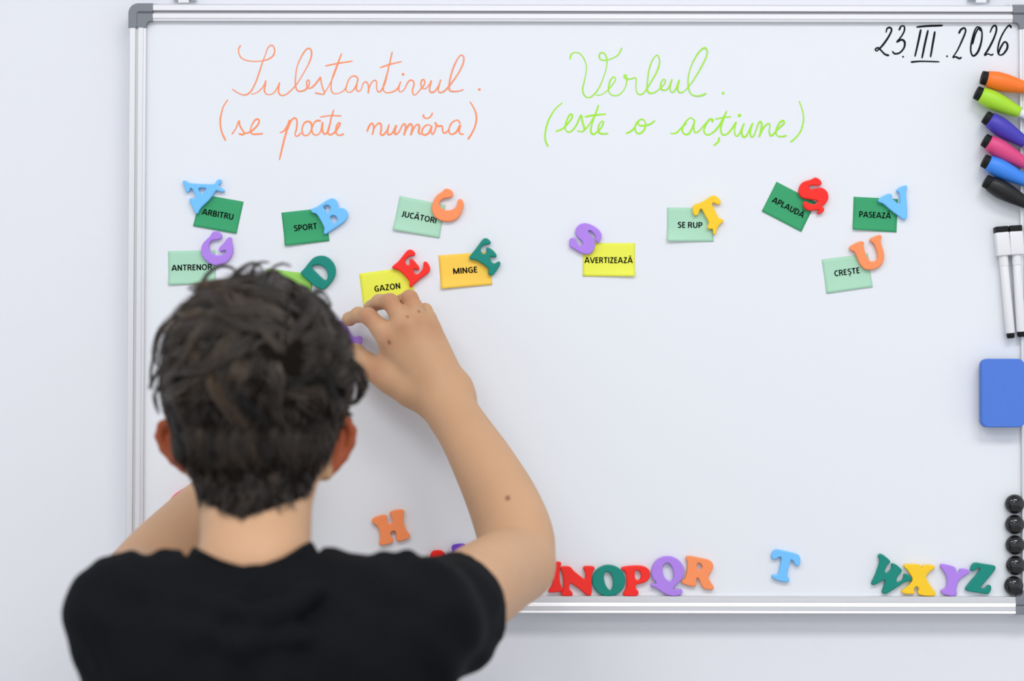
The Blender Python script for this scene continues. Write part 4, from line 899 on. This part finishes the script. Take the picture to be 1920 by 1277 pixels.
# ------------------------------------------------------------------ hair: thick wavy locks flowing out of a whorl at the crown
def build_hair():
    r = np.random.default_rng(3)
    c = HEAD; E1 = np.array([0.0700, 0.090, 0.0710])
    # scalp: faces of the body mesh above the hairline
    fv = bv[bq]                                                     # n,4,3
    ctr = fv.mean(1); nrm = np.cross(fv[:, 2] - fv[:, 0], fv[:, 3] - fv[:, 1]); area_ = np.linalg.norm(nrm, axis=1); nrm /= area_[:, None] + 1e-12
    rel = (ctr - c)
    x, y, z = rel.T                                                 # y > 0 is towards the face
    sel = (np.abs(x) < 0.1) & (np.abs(y) < 0.12) & (z > -0.16) & (z < 0.1)
    flip = (nrm * rel).sum(1) < 0; nrm[flip & (z > -0.02)] *= -1
    # hairline: nape V behind, above the ears at the sides, forehead in front
    zback = -0.114 + 0.36 * np.abs(x + 0.003) + 2.2 * np.maximum(np.abs(x + 0.002) - 0.046, 0)
    ztop = np.where(y < 0.004, zback, np.where(y < 0.045, -0.040 + 0.9 * np.maximum(0.0, y - 0.01), 0.018))
    ztop = np.where((y >= 0.004) & (y < 0.02) & (np.abs(x) > 0.05), -0.034, ztop)
    sel &= (z > ztop) & (np.abs(x) < 0.0790)
    sel &= ~((np.abs(x) > 0.0610) & (z < -0.036) & (y > -0.024))                   # not on the ears
    ids = np.nonzero(sel)[0]
    pr = area_[ids] / area_[ids].sum()
    W = V3(523, 672, 0.455)
    C2 = V3(480, 800, 0.362); E2 = np.array([0.0600, 0.074, 0.058])
    def ell_d(p):
        out = []
        for cc, E in ((c, E1), (C2, E2)):
            q = (p - cc) / E; k0 = np.linalg.norm(q, axis=1) + 1e-9; g = (p - cc) / E ** 2; k1 = np.linalg.norm(g, axis=1) + 1e-9
            out.append((k0 * (k0 - 1) / k1, g / k1[:, None]))
        w = 1 / (1 + np.exp(-(out[0][0] - out[1][0]) / 0.004))          # smooth choice of the nearer one
        n = out[0][1] * (1 - w)[:, None] + out[1][1] * w[:, None]
        return np.minimum(out[0][0], out[1][0]), n / np.linalg.norm(n, axis=1, keepdims=True)
    def grow(i, M_=11, gauge=1.0):
        """guide curves from root faces i"""
        p = ctr[i].copy(); n0 = nrm[i]; N = len(i)
        zr = (p - c)[:, 2]; xr = (p - c)[:, 0]; yr = (p - c)[:, 1]
        top = np.clip((zr + 0.035) / 0.05, 0, 1)                    # 1 on the upper head, 0 low on the back
        nape = np.clip((-0.045 - zr) / 0.05, 0, 1)
        L = (0.012 + 0.020 * np.clip((zr + 0.09) / 0.05, 0, 1) + 0.052 * top) * (0.75 + 0.55 * r.random(N))
        L = np.where(nape > 0.6, 0.006 + 0.008 * r.random(N), L) * gauge
        hgt = 0.0015 + (0.0058 + 0.0115 * np.clip((zr - 0.050) / 0.016, 0, 1)) * top * r.random(N) ** 0.7 + 0.0025 * (1 - nape) * r.random(N)
        ph = r.random(N) * 6.28; fr = 0.5 + 0.7 * r.random(N); amp = (0.7 + 1.1 * r.random(N)) * (0.35 + 0.65 * top)
        sidew = r.choice([-1, 1], N)
        e0 = np.clip(ell_d(p)[0], 0, 0.012)                         # how far the skin itself lies outside the two ellipsoids
        P_ = [p.copy()]; d = None
        for s in range(M_ - 1):
            e, n = ell_d(p)
            n = np.where((zr < -0.078)[:, None], n0, n)
            rad = p - W; rad -= (rad * n).sum(1, keepdims=True) * n; dist = np.linalg.norm(rad, axis=1, keepdims=True) + 1e-6
            rad /= dist
            sw = np.cross(n, rad)
            flow = rad + sw * 1.5 * np.exp(-dist / 0.035) + sw * 0.25
            g = np.array([0, 0, -1.0]) - n * (-n[:, 2:3])
            flow = flow + g * (0.35 + 0.9 * (1 - top))[:, None]
            # the locks at the neck turn towards the middle, those at the sides stand out a little
            flow[:, 0] -= (np.sign(xr) * 0.35 * nape)
            flow /= np.linalg.norm(flow, axis=1, keepdims=True) + 1e-9
            b = np.cross(n, flow)
            t = s / (M_ - 1)
            lat = np.sin(ph + 6.28 * fr * t) * amp
            want = hgt * min(1.0, 0.35 + t * 1.6) + e0 * np.clip((zr + 0.10) / 0.05, 0.35, 1)
            lift = np.clip((want - e) * 130, -1.6, 1.2); lift = np.where(zr < -0.078, 0.12, lift)
            nd = flow + b * lat[:, None] + n * lift[:, None]
            if s == 0: nd = nd + n * 0.9 * (1 - nape)[:, None]
            nd /= np.linalg.norm(nd, axis=1, keepdims=True) + 1e-9
            d = nd if d is None else d * 0.35 + nd * 0.65
            d /= np.linalg.norm(d, axis=1, keepdims=True) + 1e-9
            p = p + d * (L / (M_ - 1))[:, None]
            P_.append(p.copy())
        return np.stack(P_, 1), L
    NG = 620
    gi = r.choice(ids, NG, p=pr)
    G, GL = grow(gi)
    gtone = r.normal(0, 1, NG)
    NS = 36000
    si = r.choice(ids, NS, p=pr)
    root = ctr[si] + (r.random((NS, 3)) - 0.5) * 0.0024
    # nearest guide
    near_ = np.empty(NS, int); dn = np.empty(NS)
    for a in range(0, NS, 2000):
        dd = ((root[a:a + 2000, None, :] - ctr[gi][None]) ** 2).sum(2); near_[a:a + 2000] = dd.argmin(1); dn[a:a + 2000] = dd.min(1)
    Mp = G.shape[1]; t = np.linspace(0, 1, Mp)
    shape = G[near_]                                                # NS, M, 3
    offs = root - shape[:, 0]
    low = np.clip((-0.050 - (root - c)[:, 2]) / 0.03, 0, 1)           # the short hair at the neck does not clump
    keep = 1 - (0.52 * (1 - 0.85 * low))[:, None] * t[None] ** 0.9
    curve = shape + offs[:, None, :] * keep[:, :, None]
    curve = curve[:, :1] + (curve - curve[:, :1]) * (1 - 0.25 * low * r.random(NS))[:, None, None]
    # each strand's own small waver
    wv = r.normal(0, 1, (NS, 3)) * 0.0009; w2 = r.normal(0, 1, (NS, 3)) * 0.0006; ph = r.random(NS) * 6.28
    curve += wv[:, None, :] * (t ** 1.3)[None, :, None] + w2[:, None, :] * np.sin(ph[:, None] + t[None] * 7)[:, :, None] * t[None, :, None]
    ln = 0.55 + 0.55 * r.random(NS)
    curve = curve[:, :1] + (curve - curve[:, :1]) * ln[:, None, None]
    tone = 1.05 * gtone[near_] + 0.45 * r.normal(0, 1, NS) - 0.5 * np.clip((-0.035 - (root - c)[:, 2]) / 0.03, 0, 1)  # strands low on the back darker, shade put into their tone
    for q in ((520, 668, 0.452), (398, 662, 0.440)):                # two light brown patches where the hair parts
        tone += 4.0 * np.clip(1 - np.linalg.norm(root - V3(*q), axis=1) / 0.013, 0, 1)
    rad = np.where(GL[near_] < 0.016, 0.00024, 0.00030) * (0.8 + 0.4 * r.random(NS))
    # loose flyaway locks drawn by hand along the outline (photo positions)
    fly = []
    def wisp(path, n, spread, dd=0.36, rr=0.00028):
        p = catmull(np.array([list(V3(u, v, dd_)) for u, v, dd_ in path]), 4)
        p = p[np.linspace(0, len(p) - 1, Mp).round().astype(int)]
        for _ in range(n):
            o = r.normal(0, 1, 3) * spread
            o2 = r.normal(0, 1, 3) * spread * 0.6
            fly.append((p + o * (1 - 0.55 * t)[:, None] + o2 * np.sin(t * 3 + r.random() * 6)[:, None], rr * (0.8 + 0.4 * r.random())))
    wisp([(350, 590, .36), (372, 545, .36), (388, 515, .355), (412, 499, .35), (434, 503, .345), (446, 512, .34)], 26, 0.0011)
    wisp([(430, 530, .36), (450, 508, .36), (468, 496, .355), (484, 496, .35), (492, 505, .35)], 24, 0.0012)
    wisp([(470, 525, .36), (474, 505, .36), (486, 492, .36), (505, 492, .355)], 18, 0.0013)
    wisp([(500, 525, .36), (508, 508, .36), (518, 498, .355), (533, 495, .35), (546, 500, .345)], 16, 0.0009)
    wisp([(330, 590, .36), (304, 612, .36), (291, 640, .36), (287, 668, .365), (299, 690, .37)], 24, 0.0010)
    wisp([(318, 600, .36), (298, 630, .36), (288, 662, .36), (282, 700, .36), (284, 730, .36)], 22, 0.0014)
    wisp([(322, 660, .36), (300, 690, .365), (285, 712, .365), (279, 728, .36)], 22, 0.0016)
    wisp([(325, 690, .37), (302, 720, .37), (290, 745, .37), (298, 775, .365)], 26, 0.0016)
    wisp([(625, 652, .38), (657, 676, .37), (680, 700, .36), (683, 728, .36), (668, 752, .36), (655, 758, .36)], 75, 0.0017)
    wisp([(610, 660, .39), (650, 690, .375), (672, 715, .365), (672, 740, .36), (662, 758, .36)], 55, 0.0014)
    wisp([(630, 670, .38), (660, 688, .37), (680, 705, .365), (687, 722, .36)], 40, 0.0018)
    wisp([(575, 560, .37), (596, 545, .365), (613, 558, .36), (620, 575, .355)], 20, 0.0013)
    wisp([(590, 580, .37), (608, 580, .365), (622, 600, .36), (632, 625, .355)], 20, 0.0014)
    wisp([(600, 610, .38), (626, 620, .37), (645, 645, .36), (658, 668, .355)], 30, 0.0014)
    if fly:
        fc_ = np.stack([q for q, _ in fly]); curve = np.concatenate([curve, fc_]); rad = np.concatenate([rad, [q for _, q in fly]]); tone = np.concatenate([tone, r.normal(0.3, 0.8, len(fly))])
    N = len(curve)
    T = np.gradient(curve, axis=1); T /= np.linalg.norm(T, axis=2, keepdims=True) + 1e-9
    ref = np.where(np.abs(T[:, :, 2:3]) > 0.9, np.array([1.0, 0, 0]), np.array([0, 0, 1.0]))
    B1 = np.cross(T, ref); B1 /= np.linalg.norm(B1, axis=2, keepdims=True) + 1e-9
    B2 = np.cross(T, B1)
    taper = (1 - 0.75 * t ** 2.2)
    rr = rad[:, None] * taper[None]
    rings = np.stack([curve + (B1 * math.cos(a) + B2 * math.sin(a)) * rr[:, :, None] for a in (0, 2.0944, 4.18879)], 2)   # N,M,3,3
    V = rings.reshape(-1, 3)
    base = (np.arange(N) * Mp * 3)[:, None, None] + (np.arange(Mp - 1) * 3)[None, :, None]
    k = np.arange(3)[None, None, :]; k2 = (np.arange(3) + 1) % 3; k2 = k2[None, None, :]
    F = np.stack([base + k, base + k2, base + 3 + k2, base + 3 + k], 3).reshape(-1, 4)
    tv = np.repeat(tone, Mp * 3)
    # close-fitting under-layer so that no scalp shows between the strands
    ff = bq[ids]; used = np.unique(ff); remap = np.full(len(bv), -1); remap[used] = np.arange(len(used))
    vn = np.zeros((len(bv), 3)); 
    for j in range(4): 
        for a in range(3): vn[:, a] += np.bincount(bq[:, j], nrm[:, a], len(bv))
    vn /= np.linalg.norm(vn, axis=1, keepdims=True) + 1e-9
    zz = (bv[used] - c)[:, 2]
    lift = 0.0008 + 0.0042 * np.clip((zz + 0.07) / 0.06, 0, 1)
    CV = bv[used] + vn[used] * lift[:, None]
    F = np.concatenate([F, remap[ff] + len(V)]); V = np.concatenate([V, CV]); tv = np.concatenate([tv, np.full(len(CV), -0.6)])
    m = np_mesh((V - OFF).astype(np.float32), F, 'hair')
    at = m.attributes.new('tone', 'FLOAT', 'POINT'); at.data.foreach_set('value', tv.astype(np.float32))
    mt = mat('dark_brown_hair', (0.02, 0.015, 0.012), 0.34, spec=0.55)
    nt = mt.node_tree; bs = nt.nodes['Principled BSDF']
    a = nt.nodes.new('ShaderNodeAttribute'); a.attribute_name = 'tone'
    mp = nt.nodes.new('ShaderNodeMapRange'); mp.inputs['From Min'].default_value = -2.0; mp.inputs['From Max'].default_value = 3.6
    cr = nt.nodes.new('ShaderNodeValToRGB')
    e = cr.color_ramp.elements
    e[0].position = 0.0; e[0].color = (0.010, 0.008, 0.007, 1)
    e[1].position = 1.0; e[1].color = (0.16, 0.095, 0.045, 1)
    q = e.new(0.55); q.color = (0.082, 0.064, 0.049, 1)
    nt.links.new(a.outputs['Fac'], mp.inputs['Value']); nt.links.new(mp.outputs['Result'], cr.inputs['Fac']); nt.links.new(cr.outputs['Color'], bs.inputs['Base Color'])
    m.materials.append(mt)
    m.materials.append(mat('hair_under_layer', (0.010, 0.008, 0.007), 1.0, spec=0.0))
    mi = np.zeros(len(m.polygons), np.int32); mi[N * (Mp - 1) * 3:] = 1; m.polygons.foreach_set('material_index', mi)
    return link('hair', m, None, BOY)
hair = build_hair()
